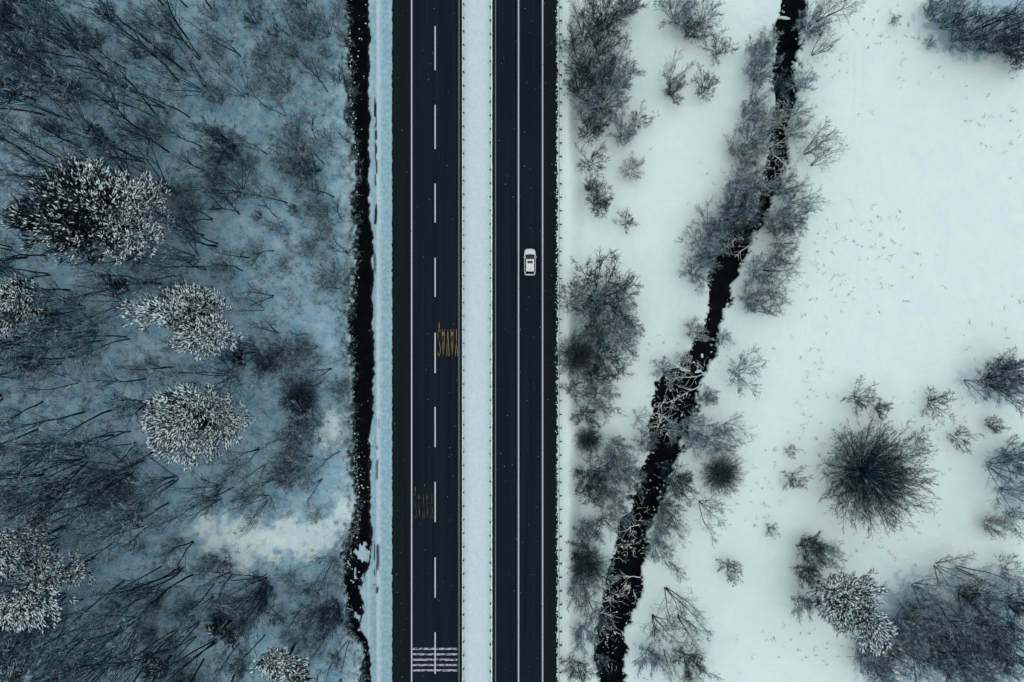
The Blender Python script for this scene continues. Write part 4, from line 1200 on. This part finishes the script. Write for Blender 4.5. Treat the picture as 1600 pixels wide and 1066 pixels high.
for i in range(260):
    c_, sg = r.choice(hot); q = r.gauss(c_, sg * .55); t = min(max(r.gauss(.35, .3), -.05), 1.05)
    s = r.choice((.03, .04, .05, .07, .09, .15)); items.append((creek_pt(q, t) + Vector((0, 0, .02)), s * r.uniform(1, 2.4), s, s * .6))
for i in range(160):
    q = r.uniform(-20, 1090); t = r.choice((r.gauss(0, .05), r.gauss(1, .05))); s = r.uniform(.04, .15)
    items.append((creek_pt(q, t) + Vector((0, 0, .03)), s * r.uniform(1, 2), s, s * .6))
lumps('snow_clumps', items, M_snowcap)
items = []
for i in range(330):
    q = r.choice((r.uniform(-20, 1090), r.gauss(100, 60), r.gauss(740, 40), r.gauss(920, 50))); L_ = np.interp(q, dl[:, 0], dl[:, 1]); R_ = np.interp(q, dr[:, 0], dr[:, 1])
    e = abs(r.gauss(0, .16)) if r.random() < .78 else r.random()
    s = r.choice((.03, .04, .06, .08, .12)); p = at(lerp(L_, R_, e), q, DITCH_Z); items.append((p + Vector((0, 0, .03)), s * r.uniform(1, 1.8), s, s * .7))
lumps('snow_lumps', items, M_snowcap)
items = []
for i in range(170):
    px = r.choice((r.uniform(615, 720), r.uniform(771, 866))); s = r.uniform(.03, .075)
    items.append((Vector((X_(px), r.uniform(-55, 55), .01)), s * 1.3, s, s * .5))
lumps('road_snow_crumbs', items, mat_plain('dirty_snow_crumb', (.22, .26, .28), .8))
items = []
for i in range(420):
    y = r.uniform(-55, 55); px = 870.3 + r.gauss(0, 1.1); s = r.uniform(.03, .10)
    items.append((Vector((X_(px), y, .03)), s, s * 1.5, s * .8))
lumps('verge_snow_clods', items, M_snowcap)

def tufts(name, pts, nst, hlo, hhi, rad, m, seed):
    S = Segs(); r = random.Random(seed)
    for (x, y, z) in pts:
        k = r.uniform(.6, 1.3)
        for j in range(nst):
            d = Vector((r.gauss(0, .8), r.gauss(0, .8), r.uniform(.4, 1.2))).normalized(); L = r.uniform(hlo, hhi) * k
            p = Vector((x + r.gauss(0, .15), y + r.gauss(0, .15), z)); q = p + d * L
            S.add(p, q, rad, rad * .4)
            if r.random() < .6:
                a = p.lerp(q, r.uniform(.3, .8)); e = (d + perp(d, r) * .8).normalized(); S.add(a, a + e * L * .5, rad * .7, rad * .3)
    o = link(name, S.mesh(name, m, 3, seed)); o['kind'] = 'stuff'; return o
S = Segs(); r = random.Random(77)
for i in range(520):
    c_, sg = r.choice(hot); q = r.gauss(c_, sg * .5); t = min(max(r.gauss(.3, .33), -.1), 1.1); p = creek_pt(q, t) + Vector((0, 0, r.uniform(.1, 1.1)))
    d = Vector((r.gauss(0, 1), r.gauss(0, 1), r.gauss(0, .25))).normalized(); rad = r.uniform(.018, .05); L = r.uniform(.3, 1.1)
    for k in range(3):
        d = (d + Vector((r.gauss(0, .3), r.gauss(0, .3), r.gauss(0, .15)))).normalized(); p2 = p + d * L / 2; S.add(p, p2, rad, rad * .75); rad *= .75
        if r.random() < .6:
            e = (d + perp(d, r) * .8).normalized(); S.add(p2, p2 + e * L * .4, rad * .8, rad * .4)
        p = p2
o = link('snowy_twig_tangle', S.mesh('snowy_twig_tangle', M_laden, 3, 5)); o['kind'] = 'stuff'
# undergrowth of the wood
pts = []; r = random.Random(9)
cand = [(r.uniform(-30, 556), r.uniform(-20, 1090)) for _ in range(17000)]
xy = np.array([at(a, b, 0)[:2] for a, b in cand])
zz, bb, ll, ss = terrain(xy[:, 0], xy[:, 1])
dens = N1.fbm(xy[:, 0] * .13 + 40, xy[:, 1] * .13, 3)
for i, (a, b) in enumerate(cand):
    edge = np.interp(b, dl[:, 0], dl[:, 1])
    if a > edge + 2 or zz[i] < DITCH_Z + .2: continue
    shade_amt = max(ll[i], .75 if a > edge - 45 and not any(((a - c) / e) ** 2 + ((b - d) / f) ** 2 < 1.2 for c, d, e, f in CLEAR if e) else 0)
    if r.random() < shade_amt * (.25 + .75 * smooth(.30, .62, dens[i])): pts.append((xy[i, 0], xy[i, 1], zz[i]))
half = len(pts) // 3
tufts('undergrowth', pts[:half], 7, .5, 1.5, .009, M_twig, 1)
tufts('undergrowth', pts[half:], 8, .5, 1.6, .010, M_frost, 2)
tufts('snowy_undergrowth', [q for q in pts if r.random() < .10], 5, .3, .9, .028, M_laden, 6)
# frosted fringe hanging over the ditch
pts = []
for i in range(900):
    q = r.uniform(-20, 1090); e = np.interp(q, dl[:, 0], dl[:, 1]) + r.gauss(-4, 5); p = at(e, q, .2)
    pts.append((p.x, p.y, max(ground_z(p.x, p.y), -.5)))
tufts('bank_fringe', pts, 7, .4, 1.2, .016, M_frost, 3)
# dry stalks poking out of the field and the bank
pts = []
for i in range(2000):
    px, py = r.uniform(905, 1600), r.uniform(0, 1066)
    if r.random() > smooth(.40, .75, float(N2(px * .011, py * .011))): continue
    p = at(px, py, FIELD_Z); z = ground_z(p.x, p.y)
    if z < CREEK_Z + .2: continue
    pts.append((p.x, p.y, z))
tufts('dry_stalks', pts, 4, .10, .5, .022, M_weed, 4)

for o in scene.objects:
    if 'label' in o and len(o['label'].split()) > 16: print('LONG', o['label'])
